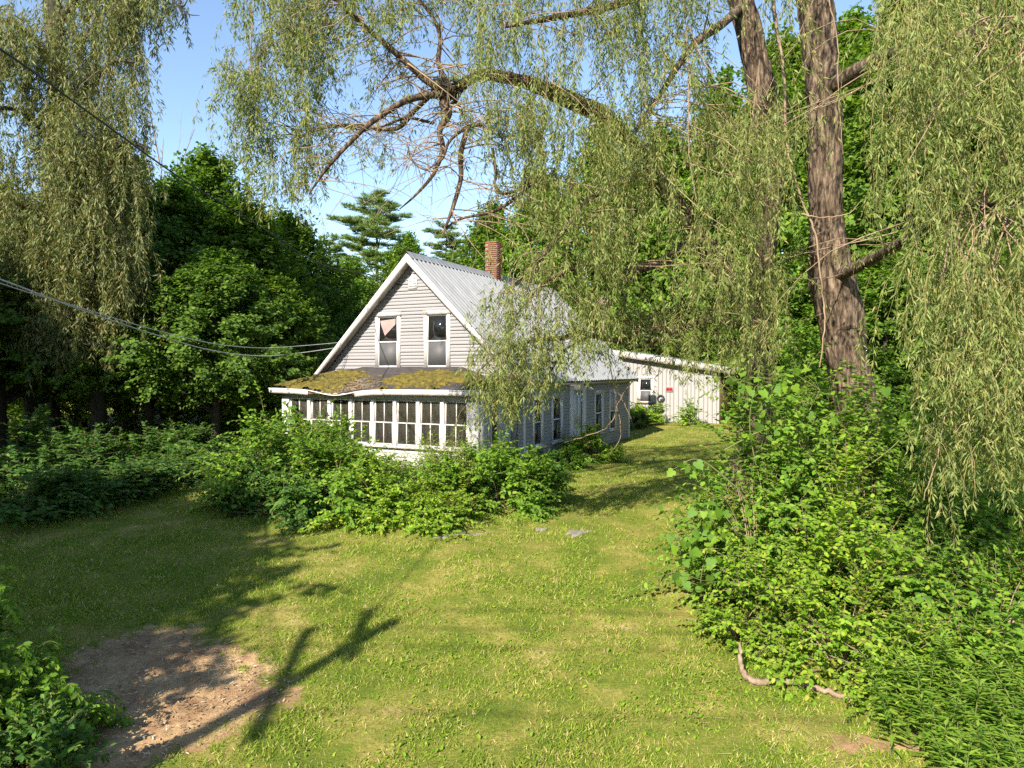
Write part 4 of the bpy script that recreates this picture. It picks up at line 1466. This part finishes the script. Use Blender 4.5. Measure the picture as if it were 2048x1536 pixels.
wzone(30, (220, 345, -90, 20, 21.6, 24), (1.0, 2.4))
wzone(32, (110, 280, -120, 80, 21.6, 25), (1.2, 3.0))
wzone(30, (-60, 150, 10, 130, 20.8, 22.6), (1.4, 3.0))
wzone(30, (120, 285, 90, 230, 21.6, 23), (1.4, 2.8))
wzone(30, (-60, 170, 180, 330, 20.8, 23), (1.4, 3.0))
wzone(40, (120, 285, 260, 350, 21.6, 23), (1.6, 3.2))
wzone(28, (-60, 170, 360, 480, 20.8, 23), (1.4, 3.0))
wzone(44, (110, 262, 420, 540, 21.6, 23), (1.4, 3.0))
wzone(24, (60, 235, 540, 640, 21.6, 23), (.8, 2.0))
wzone(16, (40, 235, 600, 690, 21.4, 23), (.6, 1.3))
wroot = W(197, 905, 24)
willow2 = thing("willow_tree", "tall weeping willow with tiers of hanging branches left of the lawn", "tree", (float(wroot[0]), float(wroot[1]), 0))
off = np.array([wroot[0], wroot[1], 0])
for name, V, F, rough in wf.limbs:
    o = link(name, np_mesh(name, V - off, F, M['bark_dark']), willow2)
    smooth_shade(o.data)
for nm, me in (("twig", wf.twig.mesh("twig", M['twig'])), ("hanging_shoot", wf.stem.mesh("hanging_shoot", M['willow_stem'])), ("crown", wf.crown_mesh(M['willow_far']))):
    me.transform(Matrix.Translation(-Vector(off)))
    link(nm, me, willow2, kind="stuff")
# bare twigs of an overhanging branch at the top left
tb = Tubes()
for pts in ([(330, -30, 14), (362, 20, 14), (385, 36, 14), (405, 38, 14)], [(352, 12, 14), (372, 20, 14), (380, 10, 14), (386, -5, 14)], [(366, 24, 14), (372, 40, 14), (362, 56, 14)], [(368, 15, 14), (366, -5, 14), (372, -20, 14)]):
    P = spline([W(*q) for q in pts], 14)
    tb.add(P, np.linspace(.022, .006, 14), 5)
hb = thing("dead_branch", "bare forked twig hanging into the sky at the top", "branch", me=tb.mesh("dead_branch", M['bark_dark']))

# ------------------------------------------------------------------ shrubs and weeds
def shrub_meshes(seed, Wd, Ht, ncl, nper, lsize, mat, tmpl=T_OVATE, clr=8.0, flat=.6, nst=14, up=.75, droop=.35):
    """a mound of arching leafy shoots, built for a given size"""
    global rng
    rng = np.random.default_rng(seed)
    nl = max(9, ncl // 26)
    la, le, lr = rng.random(nl) * 6.283, np.arcsin(np.clip(rng.random(nl) * 1.02 - .02, 0, 1)), .45 + .6 * rng.random(nl) ** .7
    own = rng.integers(0, nl, ncl)
    az = la[own] + rng.normal(size=ncl) * .13
    el = np.clip(le[own] + rng.normal(size=ncl) * .11, 0, 1.57)
    rr = np.clip(lr[own] + rng.normal(size=ncl) * .12, .2, 1.1)
    lob = 1 + .28 * np.sin(az * 3 + seed + el * 2) + .24 * np.sin(az * 5 + el * 6 + 2 * seed) + .10 * rng.normal(size=ncl)
    z = Ht * .9 * np.sin(el) ** .9 * rr * (1 + .18 * np.sin(az * 4 + seed * 1.7) + .1 * rng.normal(size=ncl))
    hor = Wd / 2 * .9 * np.cos(el) ** .55 * lob * rr
    B = np.stack([hor * np.cos(az), hor * np.sin(az), np.maximum(z, .03)], -1)
    D = norm(np.stack([np.cos(az) * np.cos(el), np.sin(az) * np.cos(el), np.sin(el) + .45], -1) + rng.normal(size=(ncl, 3)) * .6)
    Ls = min(lsize * clr, .5 * Ht + .12) * rng.uniform(.45, 1.25, ncl)
    t = (np.arange(nper) + .6) / nper
    tt = np.tile(t, ncl); idx = np.repeat(np.arange(ncl), nper)
    g = np.array([0, 0, -1.0])
    O = B[idx] + D[idx] * (Ls[idx] * tt)[:, None] + g * (droop * Ls[idx] * tt ** 2)[:, None]
    T = norm(D[idx] + g * (2 * droop * tt)[:, None])
    side = norm(np.cross(T, np.tile([0.02, 0.01, 1.0], (len(T), 1)))) * np.where(np.tile(np.arange(nper) % 2, ncl) == 0, 1, -1)[:, None]
    A = T * .55 + side * (1.05 - .75 * tt)[:, None] + rng.normal(size=O.shape) * .22
    A[:, 2] -= .22
    N = np.array([0, 0, up * .6]) + norm(O - np.array([0, 0, Ht * .1])) * .7 + runit(len(O)) * .72
    Sz = lsize * rng.uniform(.7, 1.25, len(O)) * (1.05 - .35 * tt)
    O[:, 2] = np.maximum(O[:, 2], .02)
    tb = Tubes()
    k5 = np.linspace(0, 1, 5)
    sp = B[:, None, :] + D[:, None, :] * (Ls[:, None] * k5)[:, :, None] + g * (droop * Ls[:, None] * k5 ** 2)[:, :, None]
    tb.add(sp, np.linspace(.0035, .0015, 5)[None].repeat(ncl, 0), 3)
    for i in rng.choice(ncl, min(nst * 4, ncl), replace=False):
        c = B[i]
        s0 = np.array([c[0] * .12, c[1] * .12, 0])
        P = bezier(s0, np.array([c[0] * .35, c[1] * .35, c[2] * .7]), c, 6)
        tb.add(P, np.linspace(.012, .003, 6), 4)
    return tb.mesh("stem", M['twig']), leaves_mesh("foliage", O, A, N, Sz, tmpl, mat)


def shrub(name, label, cat, seed, px, Y, Wd, Ht, ncl, nper, lsize, mat, tmpl=T_OVATE, group=None, at=None, **kw):
    X = (px - 1024) / FPX * Y
    if at is not None:
        X, Y = at
    st, fo = shrub_meshes(seed, Wd, Ht, ncl, nper, lsize, mat, tmpl, **kw)
    t = thing(name, label, cat, (X, Y, float(gz(X, Y)) - .03), 0, group)
    link("stem", st, t, kind="stuff"); link("foliage", fo, t, kind="stuff")
    return t


PG = "overgrown shrubs in front of the porch"
SH, SB, SD, WE, GR = M['shrub'], M['shrub_bright'], M['shrub_dark'], M['weed'], M['grape']
# in front of the porch, left to right
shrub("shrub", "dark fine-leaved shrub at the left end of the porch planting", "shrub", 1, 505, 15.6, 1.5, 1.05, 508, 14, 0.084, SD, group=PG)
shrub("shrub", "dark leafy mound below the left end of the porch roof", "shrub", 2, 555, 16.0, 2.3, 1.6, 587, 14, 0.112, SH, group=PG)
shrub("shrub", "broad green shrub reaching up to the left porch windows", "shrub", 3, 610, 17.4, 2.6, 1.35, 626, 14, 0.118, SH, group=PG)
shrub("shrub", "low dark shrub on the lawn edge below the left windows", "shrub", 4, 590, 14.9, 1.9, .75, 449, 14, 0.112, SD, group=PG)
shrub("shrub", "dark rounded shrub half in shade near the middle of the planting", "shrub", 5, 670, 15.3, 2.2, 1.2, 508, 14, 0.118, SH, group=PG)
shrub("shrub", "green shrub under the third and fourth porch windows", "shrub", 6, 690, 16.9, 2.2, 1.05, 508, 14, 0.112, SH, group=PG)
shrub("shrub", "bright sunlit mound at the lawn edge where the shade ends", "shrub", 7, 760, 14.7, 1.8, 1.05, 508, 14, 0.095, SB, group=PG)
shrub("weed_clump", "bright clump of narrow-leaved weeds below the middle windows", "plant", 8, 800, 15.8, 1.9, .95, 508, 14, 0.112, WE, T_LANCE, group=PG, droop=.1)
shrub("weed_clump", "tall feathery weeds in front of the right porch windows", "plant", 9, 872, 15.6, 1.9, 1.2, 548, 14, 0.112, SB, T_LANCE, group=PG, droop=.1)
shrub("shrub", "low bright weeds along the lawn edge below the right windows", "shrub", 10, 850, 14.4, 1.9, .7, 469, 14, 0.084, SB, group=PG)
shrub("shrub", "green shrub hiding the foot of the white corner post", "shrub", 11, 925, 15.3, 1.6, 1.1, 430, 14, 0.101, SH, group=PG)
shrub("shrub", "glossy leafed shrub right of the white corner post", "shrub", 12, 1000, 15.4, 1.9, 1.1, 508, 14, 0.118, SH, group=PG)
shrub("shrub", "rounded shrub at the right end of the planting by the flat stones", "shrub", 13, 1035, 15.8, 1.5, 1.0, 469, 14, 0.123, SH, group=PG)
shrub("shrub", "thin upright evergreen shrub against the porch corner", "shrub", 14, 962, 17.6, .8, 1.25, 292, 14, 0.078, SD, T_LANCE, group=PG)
SG = "bushes along the house's right wall"
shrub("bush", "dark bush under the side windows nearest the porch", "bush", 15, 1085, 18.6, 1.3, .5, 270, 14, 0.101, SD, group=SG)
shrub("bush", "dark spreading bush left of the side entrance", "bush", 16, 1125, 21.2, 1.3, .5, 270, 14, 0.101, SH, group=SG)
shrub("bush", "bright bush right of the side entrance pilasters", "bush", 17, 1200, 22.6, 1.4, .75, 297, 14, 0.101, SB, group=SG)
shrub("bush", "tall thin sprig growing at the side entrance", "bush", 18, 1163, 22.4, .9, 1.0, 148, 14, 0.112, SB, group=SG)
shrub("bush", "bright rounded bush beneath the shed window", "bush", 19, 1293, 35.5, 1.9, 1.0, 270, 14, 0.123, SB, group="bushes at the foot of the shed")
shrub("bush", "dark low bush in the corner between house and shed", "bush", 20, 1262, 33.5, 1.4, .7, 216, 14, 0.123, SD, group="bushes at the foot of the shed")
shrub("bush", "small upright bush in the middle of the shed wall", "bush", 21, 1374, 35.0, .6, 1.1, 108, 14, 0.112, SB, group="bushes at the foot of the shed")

# right-hand thicket
TG = "thicket of shrubs in front of the big willow"
shrub("shrub", "tall leafy shrub topping the thicket left of the willow trunk", "shrub", 31, 1600, 11.4, 2.3, 3.6, 764, 14, 0.112, SH, group=TG, nst=20)
shrub("shrub", "high shrub hiding the base of the willow trunk", "shrub", 32, 1745, 11.2, 2.8, 2.45, 655, 14, 0.112, SH, group=TG, nst=20)
shrub("shrub", "broad shrub bulging over the lawn at the thicket's left side", "shrub", 33, 1520, 10.6, 1.9, 2.7, 518, 14, 0.112, SH, group=TG)
shrub("shrub", "bright yellow-green shrub in the middle of the thicket", "shrub", 34, 1640, 9.5, 2.3, 2.0, 710, 14, 0.092, SB, group=TG)
shrub("shrub", "bright small-leaved shrub at the thicket's front above the fallen branch", "shrub", 35, 1690, 8.5, 2.0, 1.3, 628, 14, 0.079, SB, group=TG)
shrub("shrub", "leafy shrub beneath the tips of the right willow curtain", "shrub", 36, 1850, 9.3, 2.2, 1.75, 573, 14, 0.099, SH, group=TG)
shrub("shrub", "shrub at the right edge behind the tall narrow weeds", "shrub", 37, 1985, 8.4, 2.2, 1.5, 573, 14, 0.092, SH, group=TG)
shrub("shrub", "small spray of leaves at the thicket's left foot over the branch", "shrub", 38, 1480, 9.2, .9, .65, 163, 14, 0.073, SB, group=TG)
shrub("shrub", "thin scrub at the far right between thicket and trees", "shrub", 39, 1900, 12.5, 2.8, 2.3, 573, 14, 0.119, SH, group=TG)
shrub("shrub", "sunlit brush behind the right willow curtain", "shrub", 40, 2060, 11.5, 2.8, 2.1, 573, 14, 0.112, SH, group=TG)
shrub("shrub", "yellowing small-leaved shrub at the foot of the thicket", "shrub", 41, 1790, 7.9, 1.2, .85, 327, 14, 0.059, SB, group=TG)

# left foreground bush with climbing leaves
shrub("bush", "dark dense bush at the bottom left corner beside the bare earth", "bush", 50, -115, 6.7, 1.8, 1.8, 1500, 14, 0.078, SH, group="foreground bush", nst=20, clr=4, droop=.9)
shrub("bush", "low leafy vines at the foot of the bottom left bush", "bush", 51, 60, 6.2, .8, .6, 270, 14, 0.090, SD, group="foreground bush")

# undergrowth along the left edge of the lawn
UG = "undergrowth along the edge of the left wood"
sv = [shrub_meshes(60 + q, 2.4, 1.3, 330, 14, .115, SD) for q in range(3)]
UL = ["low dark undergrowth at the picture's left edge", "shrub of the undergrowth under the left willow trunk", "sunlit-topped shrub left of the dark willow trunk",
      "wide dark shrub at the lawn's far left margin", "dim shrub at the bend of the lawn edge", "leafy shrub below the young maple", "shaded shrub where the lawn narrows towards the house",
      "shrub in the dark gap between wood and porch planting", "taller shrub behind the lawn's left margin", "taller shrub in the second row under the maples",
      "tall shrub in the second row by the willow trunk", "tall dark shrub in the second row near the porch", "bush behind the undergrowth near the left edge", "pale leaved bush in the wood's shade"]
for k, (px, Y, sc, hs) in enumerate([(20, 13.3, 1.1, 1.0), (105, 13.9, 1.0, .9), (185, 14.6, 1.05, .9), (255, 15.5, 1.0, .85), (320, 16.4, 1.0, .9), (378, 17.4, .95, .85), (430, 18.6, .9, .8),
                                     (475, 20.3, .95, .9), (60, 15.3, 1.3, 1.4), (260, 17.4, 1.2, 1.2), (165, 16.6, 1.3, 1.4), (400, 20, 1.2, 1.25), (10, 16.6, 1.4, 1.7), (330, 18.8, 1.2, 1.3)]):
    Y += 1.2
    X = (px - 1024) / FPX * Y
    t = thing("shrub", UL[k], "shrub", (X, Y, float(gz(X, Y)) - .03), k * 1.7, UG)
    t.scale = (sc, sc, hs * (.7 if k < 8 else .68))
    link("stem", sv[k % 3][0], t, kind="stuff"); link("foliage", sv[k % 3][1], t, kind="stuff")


# tall narrow-leaved weeds, bottom right
def tall_weed(seed, Ht):
    global rng
    rng = np.random.default_rng(seed)
    k = 8
    z = np.linspace(0, Ht, k)
    b1, b2 = rng.normal(size=2) * .12
    P = np.stack([b1 * (z / Ht) ** 2, b2 * (z / Ht) ** 2, z], -1)
    tbs = Tubes().add(P, np.linspace(.007, .003, k), 5)
    n = int(Ht / .019)
    t = np.sort(.12 + .88 * rng.random(n) ** .8)
    O = np.stack([np.interp(t, z / Ht, P[:, 0]), np.interp(t, z / Ht, P[:, 1]), t * Ht], -1)
    az = np.arange(n) * 2.4 + rng.normal(size=n) * .3
    A = np.stack([np.cos(az), np.sin(az), .55 - .75 * (1 - t) + .12 * rng.normal(size=n)], -1)
    N = np.tile([0, 0, 1.0], (n, 1)) + runit(n) * .25
    Sz = (.24 * (1 - .5 * t)) * rng.uniform(.75, 1.2, n)
    return tbs.mesh("stem", M['stem_green']), leaves_mesh("foliage", O, A, N, Sz, T_LANCE, M['tall_weed'])


wv = [tall_weed(q, h) for q, h in ((1, 1.0), (2, .85), (3, 1.1), (4, .7))]
rng = np.random.default_rng(8)
spots = []
while len(spots) < 120:
    px, Y = rng.uniform(1760, 2140), rng.uniform(5.0, 7.9)
    if px < 2000 - (Y - 5.0) * 45 - 60 * (Y > 6.6) - 70:
        continue
    spots.append((px, Y))
for k, (px, Y) in enumerate(spots):
    X = (px - 1024) / FPX * Y
    q = k % 4
    t = thing("tall_weed", "upright narrow-leaved weed in the dense patch at the bottom right", "plant", (X, Y, float(gz(X, Y)) - .02), rng.random() * 6.28, "narrow-leaved weeds at the bottom right")
    s = rng.uniform(.7, 1.05)
    t.scale = (s * 1.1, s * 1.1, s * (.75 + .1 * (Y - 5)))
    link("stem", wv[q][0], t); link("foliage", wv[q][1], t)


# grape leaves, each a part of its vine
def grape_leaf_mesh(seed, mat):
    r = np.random.default_rng(seed)
    out = [(0, 0), (-.10, .16), (-.02, .42), (.22, .50), (.42, .36), (.58, .40), (.78, .18), (1.0, 0), (.78, -.18), (.58, -.40), (.42, -.36), (.22, -.50), (-.02, -.42), (-.10, -.16)]
    V = [(x + r.normal() * .015, y + r.normal() * .015, .10 * abs(y) - .16 * max(x, 0) ** 2 + r.normal() * .012) for x, y in out]
    V.append((.35, 0, -.03))
    c = len(V) - 1
    F = np.array([[c, i, (i + 1) % (c)] for i in range(c)])
    me = np_mesh("leaf", np.array(V), F, mat)
    smooth_shade(me)
    return me


GLM = []
for q, col in enumerate([(.08, .16, .016), (.11, .21, .02), (.15, .25, .025), (.095, .185, .03)]):
    GLM.append(grape_leaf_mesh(q, leaf_mat("grape_leaf_%d" % q, [(0, col), (1, col)], .4)))


def grape_vine(label, pts, size, faced, seed, shoots, group=None):
    """pts: leaf positions; faced: mean direction the blades face"""
    global rng
    rng = np.random.default_rng(seed)
    o0 = np.array([pts[:, 0].mean(), pts[:, 1].mean(), pts[:, 2].min()])
    t = thing("grape_vine", label, "vine", tuple(float(q) for q in o0), 0, group)
    tb = Tubes()
    for sh in shoots:
        P = spline(np.array(sh) - o0, 6 * len(sh))
        tb.add(P, np.linspace(.012, .004, len(P)), 4)
    # short leaf stalks back to the nearest shoot
    sp = np.concatenate([spline(np.array(sh) - o0, 30) for sh in shoots])
    for p in pts:
        c = p - o0
        q = sp[np.argmin(np.linalg.norm(sp - c, axis=1))]
        tb.add(np.array([q, (q + c) / 2 + [0, 0, .02], c]), np.array([.004, .003, .002]), 3)
    link("stem", tb.mesh("stem", M['stem_green']), t)
    for p in pts:
        N = Vector(faced) + Vector(rng.normal(size=3) * .75)
        N.normalize()
        A = Vector((rng.normal() * .6, rng.normal() * .4, -.8))
        A = (A - N * A.dot(N)).normalized()
        B = N.cross(A)
        o = link("leaf", GLM[int(rng.integers(0, 4))], t)
        s = size * rng.uniform(.6, 1.25)
        m4 = Matrix(((A.x, B.x, N.x, 0), (A.y, B.y, N.y, 0), (A.z, B.z, N.z, 0), (0, 0, 0, 1)))
        o.matrix_basis = Matrix.Translation(Vector(p - o0)) @ m4 @ Matrix.Scale(s, 4)
    return t


# on the porch: over the left windows
rng = np.random.default_rng(14)
pts = []
while len(pts) < 290:
    x = rng.uniform(-3.7, -.3)
    top = np.interp(x, [-3.7, -3.2, -2.85, -2.5, -1.9, -1.5, -.9, -.3], [1.5, 1.7, 2.0, 1.35, 1.45, 1.25, 1.4, .95])
    zz = rng.uniform(.35, 2.0)
    if zz > top + .12 * rng.normal():
        continue
    if rng.random() > np.interp(x, [-3.7, -2.2, -.3], [1, .85, .5]) * np.interp(zz, [.3, 1.9], [1, .75]):
        continue
    pts.append(H(x, PY - rng.uniform(.06, .28), zz))
shoots = [[H(-3.0, PY - .3, 0), H(-2.95, PY - .12, .8), H(-2.9, PY - .08, 1.95)], [H(-2.2, PY - .3, 0), H(-2.1, PY - .14, .8), H(-1.9, PY - .08, 1.45)],
          [H(-1.2, PY - .3, 0), H(-1.1, PY - .14, .8), H(-.9, PY - .08, 1.4)], [H(-3.5, PY - .3, 0), H(-3.55, PY - .14, .8), H(-3.5, PY - .08, 1.5)], [H(-2.2, PY - .2, .6), H(-1.2, PY - .1, .9), H(-.3, PY - .08, .8)]]
grape_vine("grape vine climbing over the porch's left windows", np.array(pts), .15, (-.55, -.75, .45), 14, shoots)
# on the thicket's top
pts = []
rng = np.random.default_rng(15)
for _ in range(110):
    pts.append(W(rng.normal(1560, 50), 730 + 150 * rng.random() ** .8, rng.uniform(10.3, 11.2)))
for _ in range(26):
    pts.append(W(rng.normal(1840, 35), rng.uniform(770, 870), rng.uniform(9.6, 10.2)))
shoots = [[W(1530, 1000, 10.6), W(1500, 850, 10.6), W(1520, 730, 10.6)], [W(1530, 1000, 10.6), W(1600, 860, 10.6), W(1640, 780, 10.7)], [W(1450, 900, 10.6), W(1530, 860, 10.6), W(1620, 850, 10.6)], [W(1700, 960, 10.2), W(1800, 880, 10), W(1850, 780, 9.9)]]
grape_vine("large-leaved grape vine scrambling over the top of the right thicket", np.array(pts), .125, (-.45, -.7, .6), 15, shoots)
pts = []
rng = np.random.default_rng(16)
for _ in range(85):
    pts.append(W(rng.normal(1415, 42), rng.uniform(1010, 1180), rng.uniform(9.2, 9.8)))
for _ in range(8):
    pts.append(W(rng.uniform(1345, 1400), rng.uniform(905, 950), rng.uniform(9.6, 9.9)))
shoots = [[W(1480, 1100, 9.8), W(1420, 1050, 9.6), W(1350, 1090, 9.5)], [W(1480, 1050, 9.8), W(1420, 1100, 9.5), W(1400, 1180, 9.4)], [W(1480, 980, 9.8), W(1400, 920, 9.8), W(1345, 940, 9.8)]]
grape_vine("grape vine hanging from the thicket's left side over the lawn", np.array(pts), .12, (-.5, -.75, .4), 16, shoots)

# ------------------------------------------------------------------ grass
rng = np.random.default_rng(3)
NB = 600000
u = rng.random(NB)
Yb = 4.6 * (34 / 4.6) ** (u ** .95)
Xb = (rng.random(NB) * 2 - 1) * (Yb * .76 + .8)
keep = (soil_amount(Xb, Yb) + .55 * (vnoise(Xb * 4, Yb * 4, 9) - .5) + .3 * (vnoise(Xb * 11, Yb * 11, 10) - .5)) < .5
hx = (Xb - HO[0]) * .894 + (Yb - HO[1]) * -.448; hy = (Xb - HO[0]) * .448 + (Yb - HO[1]) * .894
keep &= ~((np.abs(hx) < 3.6) & (hy > -1.7) & (hy < 11))
patch = vnoise(Xb * 1.1, Yb * 1.1, 4) * .6 + vnoise(Xb * 3.7, Yb * 3.7, 6) * .4
keep &= rng.random(NB) < np.clip(.25 + 1.5 * (patch - .2), .2, 1)
Xb, Yb, patch = Xb[keep], Yb[keep], patch[keep]
nb = len(Xb)
O_ = np.stack([Xb, Yb, gz(Xb, Yb) - .005], -1)
A_ = rng.normal(size=(nb, 3)) * .75; A_[:, 2] = 1.0
Sz = rng.uniform(.028, .06, nb) * (.8 + .5 * patch) * (1 + .02 * Yb)
tm = (np.array([[0, .09, 0], [0, -.09, 0], [1, 0, 0.0]]), [[0, 1, 2]])
link("lawn_grass", leaves_mesh("lawn_grass", O_, A_, runit(nb), Sz, tm, M['blade']), kind="stuff")
# broad-leaved lawn weeds and clover
nw = 26000
u = rng.random(nw)
Yb = 4.8 * (20 / 4.8) ** u
Xb = (rng.random(nw) * 2 - 1) * (Yb * .76 + .5)
pk = vnoise(Xb * .9, Yb * .9, 12) * .6 + vnoise(Xb * 4, Yb * 4, 13) * .4
keep = (soil_amount(Xb, Yb) < .4) & (rng.random(nw) < np.clip((pk - .40) * 3, .12, 1))
Xb, Yb = Xb[keep], Yb[keep]; nb = len(Xb)
A_ = rng.normal(size=(nb, 3)); A_[:, 2] = .5
link("lawn_weeds", leaves_mesh("lawn_weeds", np.stack([Xb, Yb, gz(Xb, Yb) + .01], -1), A_, runit(nb) * .4 + [0, 0, 1], rng.uniform(.03, .06, nb), T_OVATE, M['shrub_bright']), kind="stuff")

# chips and dry stalks on the bare earth
rng = np.random.default_rng(6)
n = 16000
Xc = rng.uniform(-7, -1.2, n); Yc = rng.uniform(4.2, 10.5, n)
keep = soil_amount(Xc, Yc) > .5 + .25 * (rng.random(n) - .5)
Xc, Yc = Xc[keep], Yc[keep]; n = len(Xc)
A_ = rng.normal(size=(n, 3)); A_[:, 2] *= .15
link("wood_chips", leaves_mesh("wood_chips", np.stack([Xc, Yc, gz(Xc, Yc) + rng.uniform(.012, .03, n)], -1), A_, runit(n) * .5 + [0, 0, 1], rng.uniform(.012, .055, n),
     (np.array([[0, .16, 0], [1, .1, .05], [1, -.12, .05], [0, -.14, 0]]), [[0, 3, 2, 1]]), M['chip']), kind="stuff")
n = 260
g = G(1745, 1500)
Xc = rng.normal(g[0], .8, n); Yc = rng.normal(g[1], .35, n)
A_ = rng.normal(size=(n, 3)); A_[:, 2] *= .2
link("dry_grass", leaves_mesh("dry_grass", np.stack([Xc, Yc, gz(Xc, Yc) + rng.uniform(.01, .05, n)], -1), A_, runit(n) * .4 + [0, 0, 1], rng.uniform(.05, .17, n),
     (np.array([[0, .02, 0], [1, .008, .05], [1, -.008, .05], [0, -.02, 0]]), [[0, 3, 2, 1]]), M['straw']), kind="stuff")

# fallen branch beside the thicket
def gpt(px, py, dz):
    g = G(px, py); g[2] += dz
    return g


pts = [gpt(1478, 1345, .35), gpt(1488, 1360, .10), gpt(1510, 1374, .05), gpt(1560, 1378, .05), gpt(1610, 1382, .06), gpt(1660, 1398, .05), gpt(1720, 1412, .04)]
pts[0] = W(1484, 1290, float(pts[1][1]) + .1)
P = spline(np.array(pts), 40) + rng.normal(size=(40, 3)) * .012
fb = thing("fallen_branch", "long bare branch lying on the grass at the foot of the thicket", "branch", me=Tubes().add(P, np.linspace(.035, .05, 40) * np.interp(np.linspace(0, 1, 40), [0, .3, 1], [.7, 1, .55]), 7).mesh("fallen_branch", M['dead']))


# flat stones by the planting
def flat_stone(label, px, py, wx, wy, seed):
    r = np.random.default_rng(seed)
    g = G(px, py)
    k = 14
    a = np.arange(k) / k * 6.283
    rad = 1 + .22 * r.normal(size=k)
    V = []
    for zz, s in ((-.05, 1.0), (.025, 1.0), (.05, .86)):
        for q in range(k):
            V.append((math.cos(a[q]) * wx / 2 * rad[q] * s, math.sin(a[q]) * wy / 2 * rad[q] * s, zz + .012 * r.normal()))
    V.append((0, 0, .055))
    F = []
    for lev in range(2):
        for q in range(k):
            F.append([lev * k + q, lev * k + (q + 1) % k, (lev + 1) * k + (q + 1) % k, (lev + 1) * k + q])
    for q in range(k):
        F.append([2 * k + q, 2 * k + (q + 1) % k, 3 * k])
    g[2] -= .04
    thing("flat_stone", label, "stone", tuple(float(v) for v in g), .2 * seed, "flat stones sunk in the lawn", me=np_mesh("flat_stone", np.array(V), F, M['stone']))


flat_stone("long pale stone in the grass below the corner post", 940, 1068, .85, .45, 1)
flat_stone("small pale stone left of the long one", 885, 1076, .35, .25, 2)
flat_stone("pale stone lying apart towards the right of the lawn", 1160, 1064, .75, .35, 3)
flat_stone("little stone between the two larger stones", 1083, 1058, .3, .22, 4)

# ------------------------------------------------------------------ cables and their pole
def cable(label, pts, r, mat, name="cable", k=60):
    P = spline(np.array(pts), k)
    thing(name, label, "cable", me=Tubes().add(P, np.full(k, r), 6).mesh(name, mat))


def sagging(p, q, s, k=9):
    t = np.linspace(0, 1, k)[:, None]
    P = p * (1 - t) + q * t
    P[:, 2] -= s * 4 * (t * (1 - t))[:, 0]
    return P


POLE = np.array([-7.7, -.7, 0])
pz = float(gz(POLE[0], POLE[1]))
pole = thing("utility_pole", "wooden utility pole with two crossarms standing outside the view left of the camera", "utility pole", (POLE[0], POLE[1], pz))
PT = 7.9 - pz
link("post", Tubes().add(np.array([[0, 0, -.3], [0, 0, PT * .5], [.04, 0, PT]]), np.array([.15, .13, .10]), 10).mesh("post", M['pole']), pole)
for zc, hl in ((PT - .35, .8), (PT - 1.35, 1.35)):
    link("crossarm", MB().box(-.2, -.09, -hl, hl, zc - .05, zc + .05).mesh("crossarm", M['pole']), pole)
    for q in (-.9, -.45, .5, .9):
        link("insulator", Tubes().add(np.array([[-.145, q * hl, zc + .06], [-.145, q * hl, zc + .14], [-.145, q * hl, zc + .2]]), np.array([.03, .05, .025]), 8).mesh("insulator", M['steel']), pole)
ptop = POLE + [0, 0, 7.0]
e1 = H(-2.55, -.06, 3.78)
cable("pale service cable sagging to the gable's left eave", [POLE + [.1, 0, 6.2], W(-500, 380, 8), W(0, 558, 12), W(150, 615, 14), W(300, 666, 16.4), W(420, 700, 18.6), W(520, 712, 20.4), W(600, 706, 21.8), e1 + [0, 0, -.15]], .013, M['grey_cable'])
cable("second thinner cable just above the sagging one", [POLE + [.1, 0, 6.0], W(-500, 385, 8), W(0, 566, 12), W(150, 612, 14), W(300, 657, 16.4), W(420, 686, 18.6), W(520, 696, 20.4), W(600, 692, 21.8), e1], .010, M['grey_cable'])
pk = H(-.45, .25, 5.55)
cable("black overhead cable crossing the sky from the upper left to the gable peak", [ptop, W(-420, -150, 6.0), W(0, 98, 9), W(180, 226, 11.5), W(370, 362, 15), W(500, 440, 17.6), W(640, 528, 20.5), W(740, 550, 22), pk], .016, M['black'], k=90)
for q, (yy, zz) in enumerate(((-.6, 7.72), (.6, 7.72), (-1.1, 6.82), (1.1, 6.82))):
    P = sagging(np.array([-60, yy + POLE[1], zz + 1.0]), np.array([POLE[0] - .15, yy + POLE[1], zz]), .5)
    P2 = sagging(np.array([POLE[0] - .15, yy + POLE[1], zz]), np.array([60, yy + POLE[1], zz + 1.0]), .9)
    cable(("line wire on the upper arm, near side", "line wire on the upper arm, far side", "line wire on the lower arm, near side", "line wire on the lower arm, far side")[q] + " of the pole outside the view", list(P) + list(P2[1:]), .011, M['black'], "line_wire")
